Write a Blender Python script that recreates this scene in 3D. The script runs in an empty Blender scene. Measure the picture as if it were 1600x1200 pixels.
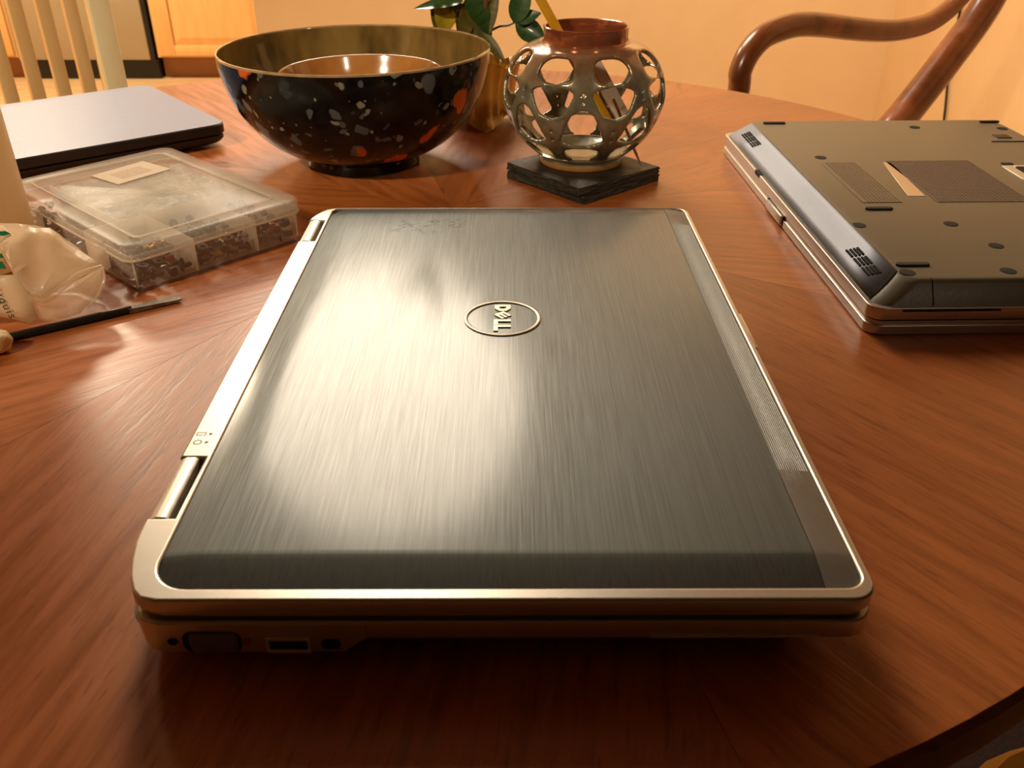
import bpy, bmesh, math, random
from mathutils import Vector, Matrix
PI = math.pi
rnd = random.Random(7)
SC = bpy.context.scene
COL = SC.collection
TZ = 0.75                                   # height of the table top above the floor

# ------------------------------------------------------------------ camera
cd = bpy.data.cameras.new('camera'); cam = bpy.data.objects.new('camera', cd); COL.objects.link(cam)
cd.sensor_width = 36.0; cd.lens = 1380 / 1600 * 36; cd.clip_start = .01; cd.clip_end = 50
cam.location = (0, 0, TZ + .228); cam.rotation_euler = (math.radians(90 - 30.994), 0, 0)
SC.camera = cam
cd.dof.use_dof = True; cd.dof.focus_distance = .50; cd.dof.aperture_fstop = 24

# ------------------------------------------------------------------ world, lights, exposure
w = bpy.data.worlds.new('world'); SC.world = w; w.use_nodes = True
w.node_tree.nodes['Background'].inputs[0].default_value = (1, .7, .42, 1)
w.node_tree.nodes['Background'].inputs[1].default_value = .012
SC.view_settings.view_transform = 'Standard'; SC.view_settings.look = 'None'
SC.view_settings.gamma = 1; SC.view_settings.exposure = 0.12
SC.view_settings.use_curve_mapping = False
WARM = (1, .80, .56)
def area(name, loc, target, size, power, col=WARM, shape='DISK'):
    l = bpy.data.lights.new(name, 'AREA'); l.shape = shape; l.size = size; l.energy = power; l.color = col
    o = bpy.data.objects.new(name, l); COL.objects.link(o); o.location = loc
    o.rotation_euler = (Vector(target) - Vector(loc)).to_track_quat('-Z', 'Y').to_euler(); return o
def spot(name, loc, target, power, ang, blend=.6, rad=.06, col=WARM):
    l = bpy.data.lights.new(name, 'SPOT'); l.shadow_soft_size = rad; l.energy = power; l.color = col; l.spot_size = math.radians(ang); l.spot_blend = blend
    o = bpy.data.objects.new(name, l); COL.objects.link(o); o.location = loc
    o.rotation_euler = (Vector(target) - Vector(loc)).to_track_quat('-Z', 'Y').to_euler(); return o
area('pendant_light', (-.36, 2.2, TZ + 1.22), (-.02, .42, TZ), .80, 33, (1, .84, .65))
spot('fill_spot_left', (-1.0, -.6, 2.0), (-.9, 2.2, .7), 125, 80)  # added fill from front left for chair slats, kitchen and pouch
spot('fill_spot_right', (.9, -.8, 2.1), (.0, .95, .8), 24, 22.5, .7)  # added unseen fill for vase and plant, narrow to spare the laptop front
spot('wall_fill_spot', (.75, 2.25, 2.36), (.60, 3.0, .75), 112, 100)  # added unseen spot that evens out the light on the back wall
area('kitchen_light', (-2.0, 3.6, 2.36), (-2.0, 3.9, 0), .6, 95)

# ------------------------------------------------------------------ materials
def lin(c):
    return tuple(((v / 255) / 12.92 if v / 255 <= .04045 else ((v / 255 + .055) / 1.055) ** 2.4) for v in c) + (1,)
class NT:
    def __init__(s, name):
        s.m = bpy.data.materials.new(name); s.m.use_nodes = True; s.t = s.m.node_tree
        s.n = s.t.nodes; s.b = s.n['Principled BSDF']; s.out = s.n['Material Output']
    def node(s, typ, **kw):
        n = s.n.new(typ)
        for k, v in kw.items():
            if k in n.inputs: n.inputs[k].default_value = v
            else: setattr(n, k, v)
        return n
    def link(s, a, b): s.t.links.new(a, b)
    def noise(s, scale, detail=4, stretch=(1, 1, 1), coord='Object', rough=.6, dist=0):
        tc = s.node('ShaderNodeTexCoord'); mp = s.node('ShaderNodeMapping'); mp.inputs['Scale'].default_value = stretch
        s.link(tc.outputs[coord], mp.inputs[0])
        n = s.node('ShaderNodeTexNoise'); n.inputs['Scale'].default_value = scale; n.inputs['Detail'].default_value = detail
        n.inputs['Roughness'].default_value = rough; n.inputs['Distortion'].default_value = dist
        s.link(mp.outputs[0], n.inputs['Vector']); return n.outputs[0]
    def ramp(s, fac, stops):
        r = s.node('ShaderNodeValToRGB'); e = r.color_ramp.elements
        while len(e) < len(stops): e.new(.5)
        for i, (p, c) in enumerate(stops): e[i].position = p; e[i].color = c
        s.link(fac, r.inputs[0]); return r.outputs[0]
    def rng(s, fac, a, b, lo=.3, hi=.7):
        r = s.node('ShaderNodeMapRange'); r.inputs[1].default_value = lo; r.inputs[2].default_value = hi
        r.inputs[3].default_value = a; r.inputs[4].default_value = b; s.link(fac, r.inputs[0]); return r.outputs[0]
    def mix(s, fac, a, b, typ='MIX'):
        m = s.node('ShaderNodeMix', data_type='RGBA', blend_type=typ)
        for v, i in ((fac, 0), (a, 6), (b, 7)):
            if hasattr(v, 'links'): s.link(v, m.inputs[i])
            else: m.inputs[i].default_value = v
        return m.outputs[2]
    def bump(s, h, strength, dist=.001):
        b = s.node('ShaderNodeBump'); b.inputs['Strength'].default_value = strength; b.inputs['Distance'].default_value = dist
        s.link(h, b.inputs['Height']); s.link(b.outputs[0], s.b.inputs['Normal']); return b
def P(nt, **kw):
    for k, v in kw.items(): nt.b.inputs[k.replace('_', ' ')].default_value = v
def mat(name, c1, c2=None, rough=.5, metal=0, scale=60, stretch=(1, 1, 1), bump=0, bd=.001, rvar=.06, **kw):
    t = NT(name); c2 = c2 or tuple(v * .85 for v in c1)
    n = t.noise(scale, 5, stretch)
    t.link(t.ramp(n, [(.3, lin(c2)), (.7, lin(c1))]), t.b.inputs['Base Color'])
    t.link(t.rng(n, max(.02, rough - rvar), rough + rvar), t.b.inputs['Roughness'])
    P(t, Metallic=metal, **kw)
    if bump: t.bump(n, bump, bd)
    return t.m
def clear(name, c, fac, rough=.15, scale=40, vary=.1, bump=.3, bd=.002, trl=0):
    t = NT(name); n = t.noise(scale, 4)
    P(t, Base_Color=lin(c), Roughness=rough)
    tr = t.node('ShaderNodeBsdfTransparent'); mx = t.node('ShaderNodeMixShader')
    t.link(t.rng(n, fac - vary, fac + vary), mx.inputs[0]); t.link(tr.outputs[0], mx.inputs[1]); t.link(t.b.outputs[0], mx.inputs[2])
    if trl:
        tl = t.node('ShaderNodeBsdfTranslucent'); tl.inputs[0].default_value = lin(c); m2 = t.node('ShaderNodeMixShader'); m2.inputs[0].default_value = trl
        t.link(t.b.outputs[0], m2.inputs[1]); t.link(tl.outputs[0], m2.inputs[2]); t.link(m2.outputs[0], mx.inputs[2])
    t.link(mx.outputs[0], t.out.inputs[0])
    if bump: t.bump(n, bump, bd)
    return t.m

M = {}
M['wall'] = mat('wall_paint', (232, 200, 154), (227, 194, 147), .6, scale=9, bump=.15, bd=.003)
M['wall2'] = mat('wall_paint_side', (232, 200, 150), (226, 191, 141), .6, scale=7, bump=.25, bd=.004)
M['ceil'] = mat('ceiling_darkened', (112, 88, 62), None, .8, scale=12)  # unseen ceiling, its colour darkened to cut bounced light
M['floor'] = mat('floor_wood', (214, 178, 128), (200, 160, 108), .3, scale=6, stretch=(1, 8, 1))
M['maple'] = mat('maple', (226, 178, 112), (216, 166, 98), .38, scale=7, stretch=(5, 5, .7))
M['kick'] = mat('kick_wood', (150, 100, 48), (138, 90, 42), .5, scale=8)
M['appliance'] = mat('appliance_panel', (166, 152, 124), (160, 146, 117), .35, metal=.2, scale=5)
M['black'] = mat('black_plastic', (22, 20, 18), (15, 14, 12), .45, scale=90)
M['rubber'] = mat('black_rubber', (30, 28, 25), (20, 19, 17), .7, scale=120)
M['dark'] = mat('dark_gap', (10, 9, 8), None, .8)
M['pale_wood'] = mat('pale_wood', (244, 204, 144), (232, 188, 124), .4, scale=8, stretch=(6, 6, .8))
M['cream_wood'] = mat('cream_wood', (248, 234, 190), (240, 222, 174), .45, scale=8, stretch=(6, 6, .8))
M['silver'] = mat('silver_painted', (196, 190, 178), (194, 188, 175), .32, metal=.72, scale=900, rvar=.015)
M['port_shell'] = mat('port_shell', (214, 200, 168), (200, 186, 154), .35, metal=.2)
M['silver2'] = mat('silver_hinge', (222, 216, 204), (214, 208, 194), .34, metal=.45, scale=300, rvar=.04)
M['emblem'] = mat('emblem_metal', (150, 142, 124), (138, 130, 112), .34, metal=.85, scale=300, rvar=.04)
M['gunmetal'] = mat('gunmetal', (126, 132, 144), (122, 128, 140), .52, metal=.35, scale=900, rvar=.03)
M['bottom'] = mat('bottom_cover_plastic', (112, 106, 88), (106, 100, 83), .40, scale=600, bump=.15, bd=.0003, rvar=.04)
M['bottom_dark'] = mat('bottom_side_plastic', (74, 68, 54), (68, 62, 49), .42, scale=600, bump=.1, bd=.0003)
M['vent'] = mat('vent_mesh', (116, 106, 104), (104, 96, 94), .45, metal=.3, scale=900)
M['navy'] = mat('dark_blue_lid', (104, 112, 142), (101, 109, 139), .42, metal=.1, scale=300, rvar=.03, Coat_Weight=.2, Coat_Roughness=.25)
M['brass'] = mat('brass', (190, 150, 80), (150, 112, 52), .25, metal=1, scale=200)
M['steel'] = mat('steel_screw', (150, 146, 140), (110, 108, 104), .3, metal=1, scale=200)
M['blackscrew'] = mat('black_screw', (40, 37, 35), (24, 22, 21), .38, metal=.5, scale=300)
M['red'] = mat('red_plastic', (150, 66, 52), (120, 48, 40), .4, scale=100)
M['white_pl'] = mat('white_nylon', (225, 212, 190), (205, 190, 165), .4, scale=100)
M['sticker'] = mat('paper_sticker', (226, 200, 158), (216, 186, 140), .6, scale=60)
M['sticker_print'] = mat('sticker_print', (188, 152, 106), (205, 172, 126), .6, scale=900, stretch=(1, .3, 1))
M['bottle'] = clear('bottle_plastic', (240, 222, 190), .99, .4, 12, .01, .05, .001, .5)
M['green'] = mat('green_print', (28, 128, 84), (20, 110, 70), .4, scale=80)
M['ink'] = mat('dark_green_ink', (70, 84, 66), None, .5)
M['nut'] = mat('peanut_shell', (255, 232, 184), (240, 200, 140), .6, Subsurface_Weight=.4, Subsurface_Radius=(.004, .003, .002), scale=170, bump=.8, bd=.0015)
M['spudger'] = mat('black_nylon', (34, 30, 25), (24, 22, 18), .4, scale=150)
M['spudger_tip'] = mat('worn_metal_tip', (150, 146, 130), (90, 86, 76), .35, metal=.7, scale=150)
M['slate'] = mat('slate', (56, 50, 40), (34, 30, 25), .5, scale=50, bump=.9, bd=.002)
M['slate_edge'] = mat('slate_edge', (84, 78, 64), (34, 31, 26), .65, scale=160, stretch=(1, 1, 4), bump=1, bd=.004)
M['copper'] = mat('copper_lustre', (182, 108, 72), (152, 82, 52), .16, metal=.45, scale=30, Coat_Weight=.4, Coat_Roughness=.08)
M['clay'] = mat('bare_clay', (206, 150, 84), (180, 124, 64), .6, scale=120)
M['pencil'] = mat('yellow_pencil', (236, 178, 40), (224, 160, 30), .35, scale=40)
M['white_strip'] = mat('white_strip', (232, 222, 206), (220, 208, 190), .5, scale=40)
M['skewer'] = mat('bamboo', (214, 150, 96), (190, 124, 74), .45, scale=60)
M['pot'] = mat('yellow_pot', (226, 180, 76), (200, 150, 50), .35, scale=26, bump=.2, Coat_Weight=.3)
M['soil'] = mat('soil', (52, 38, 26), (30, 22, 15), .9, scale=90, bump=1)
M['stem'] = mat('plant_stem', (104, 78, 42), (76, 62, 28), .5, scale=50)
M['leaf'] = mat('leaf_green', (52, 82, 34), (34, 60, 24), .32, scale=45, stretch=(1, 4, 1), Coat_Weight=.2)
M['leaf2'] = mat('leaf_olive', (104, 92, 38), (70, 66, 26), .35, scale=40, stretch=(1, 4, 1))
M['leaf3'] = mat('leaf_yellow', (190, 164, 28), (130, 110, 20), .4, scale=40)
M['cushion'] = mat('cushion_cloth', (214, 170, 84), (170, 132, 40), .8, scale=18, bump=.3)
M['clear_body'] = clear('clear_plastic', (235, 222, 205), .20, .15, 30, .05)
M['clear_lid'] = clear('frosted_lid_plastic', (240, 230, 212), .26, .26, 30, .05, .12, .002, .4)
M['clear_edge'] = clear('clear_plastic_edge', (250, 238, 218), .50, .2, 30, .05, .1, .002, .5)
M['film'] = clear('film_bag', (214, 214, 200), .42, .15, 90, .22, .9, .004)
M['pouch'] = clear('pouch_film', (253, 238, 210), .90, .28, 30, .05, .5, .003, .55)
M['pouch2'] = clear('pouch_thin_film', (250, 230, 200), .50, .2, 40, .14, .6, .003, .6)

# walnut-brown polished chair wood
t = NT('dark_chair_wood'); n = t.noise(9, 6, (1, 1, 1), dist=1.0)
t.link(t.ramp(n, [(.3, lin((88, 46, 24))), (.55, lin((128, 72, 38))), (.75, lin((150, 90, 50)))]), t.b.inputs['Base Color'])
P(t, Roughness=.28, Coat_Weight=.22, Coat_Roughness=.16); M['chair'] = t.m

# table veneer: grain runs along local x of each wedge
def veneer(name, dark=1.0):
    t = NT(name); tc = t.node('ShaderNodeTexCoord'); oi = t.node('ShaderNodeObjectInfo')
    va = t.node('ShaderNodeVectorMath', operation='ADD'); t.link(tc.outputs['Object'], va.inputs[0])
    cx = t.node('ShaderNodeCombineXYZ'); mu = t.node('ShaderNodeMath', operation='MULTIPLY'); mu.inputs[1].default_value = 9
    t.link(oi.outputs['Random'], mu.inputs[0]); t.link(mu.outputs[0], cx.inputs[0]); t.link(mu.outputs[0], cx.inputs[1]); t.link(cx.outputs[0], va.inputs[1])
    def nz(scale, st, det, dist=0):
        mp = t.node('ShaderNodeMapping'); mp.inputs['Scale'].default_value = st; t.link(va.outputs[0], mp.inputs[0])
        n = t.node('ShaderNodeTexNoise'); n.inputs['Scale'].default_value = scale; n.inputs['Detail'].default_value = det; n.inputs['Distortion'].default_value = dist
        t.link(mp.outputs[0], n.inputs['Vector']); return n.outputs[0]
    broad = nz(3.2, (1, 2.2, 1), 4, .6); streak = nz(16, (1, 9, 1), 6, .25); pore = nz(70, (1, 7, 1), 3)
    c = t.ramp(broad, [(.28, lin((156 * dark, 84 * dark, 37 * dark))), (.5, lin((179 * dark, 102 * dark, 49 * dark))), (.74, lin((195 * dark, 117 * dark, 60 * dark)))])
    s2 = t.ramp(streak, [(.32, (.62, .58, .55, 1)), (.55, (1, 1, 1, 1)), (.75, (1.12, 1.12, 1.12, 1))])
    c = t.mix(.8, c, s2, 'MULTIPLY')
    p2 = t.ramp(pore, [(.30, (.55, .5, .45, 1)), (.42, (1, 1, 1, 1))])
    c = t.mix(.6, c, p2, 'MULTIPLY')
    tone = t.rng(oi.outputs['Random'], .92, 1.08, 0, 1); cc = t.node('ShaderNodeCombineColor')
    for i in range(3): t.link(tone, cc.inputs[i])
    c = t.mix(1.0, c, cc.outputs[0], 'MULTIPLY')
    t.link(c, t.b.inputs['Base Color'])
    t.link(t.rng(streak, .30, .42), t.b.inputs['Roughness'])
    ma = t.node('ShaderNodeMath', operation='MULTIPLY_ADD'); ma.inputs[1].default_value = .5
    t.link(pore, ma.inputs[0]); t.link(streak, ma.inputs[2]); t.bump(ma.outputs[0], .22, .0012)
    P(t, Specular_IOR_Level=.38, Coat_Weight=.12, Coat_Roughness=.22, Coat_IOR=1.5)
    return t.m
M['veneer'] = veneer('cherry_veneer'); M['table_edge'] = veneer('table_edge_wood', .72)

# brushed lid metal (brush lines along local y) with worn sticker residue
def brushed():
    t = NT('brushed_aluminium'); n = t.noise(620, 4, (3.0, .022, 1)); n3 = t.noise(1500, 3, (2.4, .022, 1))
    base = t.ramp(n, [(.3, lin((66, 69, 66))), (.7, lin((77, 80, 77)))])
    tc = t.node('ShaderNodeTexCoord'); sp = t.node('ShaderNodeSeparateXYZ'); t.link(tc.outputs['Object'], sp.inputs[0])
    def band(sock, a, b, e=.004):
        m1 = t.rng(sock, 0, 1, a - e, a + e); m2 = t.rng(sock, 1, 0, b - e, b + e)
        mm = t.node('ShaderNodeMath', operation='MULTIPLY'); t.link(m1, mm.inputs[0]); t.link(m2, mm.inputs[1]); return mm.outputs[0]
    bx = band(sp.outputs[0], -.068, -.022, .006); by = band(sp.outputs[1], .131, .153, .005)
    mk = t.node('ShaderNodeMath', operation='MULTIPLY'); t.link(bx, mk.inputs[0]); t.link(by, mk.inputs[1])
    sm = t.noise(95, 3, (1, 1.5, 1), dist=1.6); smr = t.rng(sm, 0, 1, .53, .60)
    mk2 = t.node('ShaderNodeMath', operation='MULTIPLY'); t.link(mk.outputs[0], mk2.inputs[0]); t.link(smr, mk2.inputs[1])
    base = t.mix(mk2.outputs[0], base, lin((40, 40, 36)))
    t.link(base, t.b.inputs['Base Color'])
    r = t.rng(n3, .45, .60, .35, .65); t.link(r, t.b.inputs['Roughness'])
    P(t, Metallic=.92, Anisotropic=.5, Coat_Weight=.4, Coat_Roughness=.15, Coat_IOR=1.45)
    tg = t.node('ShaderNodeTangent', direction_type='RADIAL', axis='Z')
    cv = t.node('ShaderNodeCombineXYZ'); cv.inputs[0].default_value = 1
    t.link(cv.outputs[0], t.b.inputs['Tangent'])
    t.bump(n3, .05, .0003)
    return t.m
M['brushed'] = brushed()
M['ribbed'] = mat('ribbed_metal', (120, 120, 116), (112, 112, 108), .5, metal=.6, scale=300, rvar=.04)

# dark speckled bowl glass
def speckled():
    t = NT('speckled_black_glaze')
    tc = t.node('ShaderNodeTexCoord'); base = lin((13, 11, 9)); c = None
    nz = t.noise(26, 3); c = t.ramp(nz, [(.45, lin((12, 10, 8))), (.75, lin((44, 36, 26)))])
    wob = t.node('ShaderNodeTexNoise'); wob.inputs['Scale'].default_value = 60; t.link(tc.outputs['Object'], wob.inputs['Vector'])
    for k, (sc, thr, col, off) in enumerate([(36, .27, (50, 54, 58), 13), (54, .25, (104, 108, 108), 0), (74, .25, (84, 90, 94), 3), (120, .27, (140, 136, 116), 5), (40, .34, (224, 100, 14), 9), (96, .25, (90, 94, 94), 17)]):
        mp = t.node('ShaderNodeMapping'); mp.inputs['Location'].default_value = (off, off * .7, off * .3); mp.inputs['Scale'].default_value = (1, 1, .72)
        mx = t.node('ShaderNodeMix', data_type='VECTOR'); mx.inputs[0].default_value = .016
        t.link(tc.outputs['Object'], mx.inputs[4]); t.link(wob.outputs[1], mx.inputs[5]); t.link(mx.outputs[1], mp.inputs[0])
        v = t.node('ShaderNodeTexVoronoi', feature='F1'); v.inputs['Scale'].default_value = sc; t.link(mp.outputs[0], v.inputs['Vector'])
        sel = t.node('ShaderNodeSeparateColor'); t.link(v.outputs['Color'], sel.inputs[0])
        th = t.node('ShaderNodeMath', operation='MULTIPLY'); th.inputs[1].default_value = thr * 1.5; t.link(sel.outputs[0], th.inputs[0])
        df = t.node('ShaderNodeMath', operation='SUBTRACT'); t.link(th.outputs[0], df.inputs[0]); t.link(v.outputs['Distance'], df.inputs[1])
        mk = t.rng(df.outputs[0], 0, .85, 0, .07)
        ce = t.rng(sel.outputs[1], 0, 1, .55 if col[0] > 190 else .36, .56 if col[0] > 190 else .38); m2 = t.node('ShaderNodeMath', operation='MULTIPLY'); t.link(mk, m2.inputs[0]); t.link(ce, m2.inputs[1])
        c = t.mix(m2.outputs[0], c, lin(col))
    t.link(c, t.b.inputs['Base Color']); P(t, Roughness=.14, Specular_IOR_Level=.28)
    return t.m
M['speckled'] = speckled()
t = NT('amber_glaze'); n = t.noise(24, 3, (1, 1, .4))
t.link(t.ramp(n, [(.3, lin((74, 56, 26))), (.5, lin((122, 96, 48))), (.7, lin((142, 114, 60)))]), t.b.inputs['Base Color'])
P(t, Roughness=.14, Coat_Weight=.5, Coat_Roughness=.05); M['amber'] = t.m
t = NT('amber_glaze_light'); n = t.noise(22, 3)
t.link(t.ramp(n, [(.3, lin((140, 92, 42))), (.7, lin((180, 126, 66)))]), t.b.inputs['Base Color'])
P(t, Roughness=.16, Coat_Weight=.5, Coat_Roughness=.05); M['amber2'] = t.m

M['rim_highlight'] = mat('rim_highlight_glaze', (176, 150, 112), (150, 122, 84), .1, scale=120, Coat_Weight=1.0, Coat_Roughness=.04)  # pale colour paints in the bright highlight along the bowl rim
# lustre glaze on the pierced vase: copper near the neck, grey-green below
t = NT('lustre_glaze'); tc = t.node('ShaderNodeTexCoord'); sp = t.node('ShaderNodeSeparateXYZ'); t.link(tc.outputs['Object'], sp.inputs[0])
n = t.noise(55, 4); hi = t.rng(sp.outputs[2], 0, 1, .066, .092)
c = t.ramp(n, [(.3, lin((104, 102, 80))), (.7, lin((164, 160, 132)))]); c2 = t.ramp(n, [(.3, lin((146, 100, 70))), (.7, lin((178, 134, 100)))])
t.link(t.mix(hi, c, c2), t.b.inputs['Base Color'])
P(t, Metallic=.3, Roughness=.22, Coat_Weight=.5, Coat_Roughness=.06); t.bump(n, .3, .001); M['lustre'] = t.m

# ------------------------------------------------------------------ helpers
def tag(o, label=None, cat=None, group=None, kind=None):
    for k, v in (('label', label), ('category', cat), ('group', group), ('kind', kind)):
        if v: o[k] = v
    return o
def thing(name, label, cat, loc, rz=0, group=None, rot=None):
    o = bpy.data.objects.new(name, None); COL.objects.link(o); o.empty_display_size = .02
    o.location = loc; o.rotation_euler = rot or (0, 0, rz); return tag(o, label, cat, group)
def obj(name, bm, m, parent=None, smooth=True, loc=(0, 0, 0), rot=(0, 0, 0), ang=35):
    if isinstance(bm, bpy.types.Mesh): me = bm
    else:
        bmesh.ops.recalc_face_normals(bm, faces=bm.faces[:])
        me = bpy.data.meshes.new(name); bm.to_mesh(me); bm.free()
    mats = m if isinstance(m, (list, tuple)) else [m]
    if not me.materials:
        for k in mats: me.materials.append(M[k] if isinstance(k, str) else k)
    if smooth:
        me.polygons.foreach_set('use_smooth', [True] * len(me.polygons)); me.set_sharp_from_angle(angle=math.radians(ang))
    o = bpy.data.objects.new(name, me); COL.objects.link(o); o.parent = parent; o.location = loc; o.rotation_euler = rot
    return o
def BM(): return bmesh.new()
def box(bm, x0, x1, y0, y1, z0, z1, bev=0, seg=2, mi=0, mtx=None):
    r = bmesh.ops.create_cube(bm, size=1); vs = r['verts']
    bmesh.ops.scale(bm, verts=vs, vec=(abs(x1 - x0), abs(y1 - y0), abs(z1 - z0)))
    bmesh.ops.translate(bm, verts=vs, vec=((x0 + x1) / 2, (y0 + y1) / 2, (z0 + z1) / 2))
    if bev:
        es = list({e for v in vs for e in v.link_edges})
        r = bmesh.ops.bevel(bm, geom=es, offset=bev, segments=seg, affect='EDGES', profile=.5); vs = r['verts'] + [v for v in vs if v.is_valid]
        vs = list({v for f in r['faces'] for v in f.verts} | {v for v in vs if v.is_valid})
    for f in {f for v in vs for f in v.link_faces}: f.material_index = mi
    if mtx is not None: bmesh.ops.transform(bm, matrix=mtx, verts=vs)
    return bm
def loft(bm, rings, cap0=True, cap1=True, closed=True, mi=0):
    R = [[bm.verts.new(p) for p in r] for r in rings]; n = len(R[0])
    for a, b in zip(R, R[1:]):
        for i in range(n if closed else n - 1):
            j = (i + 1) % n
            f = bm.faces.new((a[i], a[j], b[j], b[i])); f.material_index = mi
    if cap0: bm.faces.new(R[0][::-1]).material_index = mi
    if cap1: bm.faces.new(R[-1]).material_index = mi
    return R
def lathe(bm, prof, n=48, cap0=True, cap1=True, fn=None):
    rings = []
    for r, z in prof:
        ring = []
        for k in range(n):
            a = 2 * PI * k / n; rr, zz = (r, z) if fn is None else fn(r, z, a)
            ring.append((rr * math.cos(a), rr * math.sin(a), zz))
        rings.append(ring)
    loft(bm, rings, cap0, cap1); return bm
def spline(pts, n):
    pts = [Vector(p) for p in pts]; out = []
    P4 = [pts[0] * 2 - pts[1]] + pts + [pts[-1] * 2 - pts[-2]]
    for i in range(len(pts) - 1):
        a, b, c, d = P4[i:i + 4]
        for k in range(n):
            u = k / n
            out.append(.5 * ((2 * b) + (c - a) * u + (2 * a - 5 * b + 4 * c - d) * u * u + (3 * b - a - 3 * c + d) * u ** 3))
    out.append(pts[-1]); return out
def tube(bm, pts, rad, n=12, sx=1.0, rings_up=None):
    N = len(pts); pts = [Vector(p) for p in pts]; rings = []; up = None
    for i, p in enumerate(pts):
        d = (pts[min(i + 1, N - 1)] - pts[max(i - 1, 0)]).normalized()
        if up is None:
            up = Vector((0, 0, 1)) if abs(d.z) < .9 else Vector((0, 1, 0))
            if rings_up: up = Vector(rings_up)
        s = d.cross(up).normalized(); up = s.cross(d).normalized()
        r = rad(i / (N - 1)) if callable(rad) else rad
        rings.append([p + (s * math.cos(2 * PI * k / n) * sx + up * math.sin(2 * PI * k / n)) * r for k in range(n)])
    loft(bm, rings); return bm
def rrect(x0, x1, y0, y1, r, n=6):
    r = r if isinstance(r, (list, tuple)) else (r,) * 4      # corners: x0y0, x1y0, x1y1, x0y1
    out = []
    for (cx, cy, sx, sy, a0, rr) in ((x0, y0, 1, 1, PI, r[0]), (x1, y0, -1, 1, 1.5 * PI, r[1]), (x1, y1, -1, -1, 0, r[2]), (x0, y1, 1, -1, .5 * PI, r[3])):
        for k in range(n + 1):
            a = a0 + (PI / 2) * k / n
            out.append((cx + sx * rr + rr * math.cos(a), cy + sy * rr + rr * math.sin(a)))
    return out
def plate_mesh(loops, z0, z1, bev=0, res=2):
    cu = bpy.data.curves.new('plate', 'CURVE'); cu.dimensions = '2D'; cu.fill_mode = 'BOTH'
    for lp in loops:
        s = cu.splines.new('POLY'); s.points.add(len(lp) - 1); s.use_cyclic_u = True
        for i, (x, y) in enumerate(lp): s.points[i].co = (x, y, 0, 1)
    cu.extrude = max((z1 - z0) / 2 - bev, 0); cu.bevel_depth = bev; cu.bevel_resolution = res; cu.offset = -bev
    o = bpy.data.objects.new('plate', cu); COL.objects.link(o)
    dg = bpy.context.evaluated_depsgraph_get(); dg.update()
    me = bpy.data.meshes.new_from_object(o.evaluated_get(dg)); bpy.data.objects.remove(o); bpy.data.curves.remove(cu)
    me.transform(Matrix.Translation((0, 0, (z0 + z1) / 2))); me.materials.clear()
    return me
def text_mesh(txt, size, ext=.0001, sp=1.0):
    cu = bpy.data.curves.new('lettering', 'FONT'); cu.body = txt; cu.size = size; cu.extrude = ext; cu.align_x = 'CENTER'; cu.align_y = 'CENTER'; cu.space_character = sp; cu.resolution_u = 3
    o = bpy.data.objects.new('lettering', cu); COL.objects.link(o)
    dg = bpy.context.evaluated_depsgraph_get(); dg.update()
    me = bpy.data.meshes.new_from_object(o.evaluated_get(dg)); bpy.data.objects.remove(o); bpy.data.curves.remove(cu); me.materials.clear(); return me
def inset(loop, d):
    n = len(loop); out = []
    for i in range(n):
        p0, p1, p2 = (Vector(loop[i - 1]), Vector(loop[i]), Vector(loop[(i + 1) % n]))
        d1 = (p1 - p0); d2 = (p2 - p1); d1 = d1.normalized() if d1.length > 1e-9 else d2.normalized(); d2 = d2.normalized() if d2.length > 1e-9 else d1
        nn = Vector((-d1.y - d2.y, d1.x + d2.x)); nn = nn.normalized() / max(.5, math.cos(d1.angle(d2) / 2) if d1.length and d2.length else 1)
        out.append(tuple(p1 + nn * d))
    return out
def copy_tree(o, parent=None):
    c = o.copy(); COL.objects.link(c); c.parent = parent
    for ch in list(o.children): copy_tree(ch, c)
    return c
# ------------------------------------------------------------------ the room
def struct(name, bm, m, **k): return tag(obj(name, bm, m, **k), kind='structure')
struct('floor', box(BM(), -3.3, 3.4, -4.6, 5.4, -.1, 0), 'floor', smooth=False)
struct('ceiling', box(BM(), -3.3, 3.4, -4.6, 5.4, 2.4, 2.5), 'ceil', smooth=False)
struct('wall_back', box(BM(), -.813, 1.21, 3.0, 3.12, 0, 2.4), 'wall', smooth=False)
struct('wall_right', box(BM(), 1.21, 1.33, 1.0, 3.12, 0, 2.4), 'wall2', smooth=False)
struct('wall_kitchen', box(BM(), -3.3, 1.4, 5.26, 5.4, 0, 2.4), 'wall', smooth=False)
struct('wall_left', box(BM(), -3.3, -3.2, -4.6, 5.26, 0, 2.4), 'wall', smooth=False)
struct('baseboard_back', box(BM(), -.813, 1.21, 2.985, 3.0, 0, .08, .004), 'cream_wood')

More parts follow.
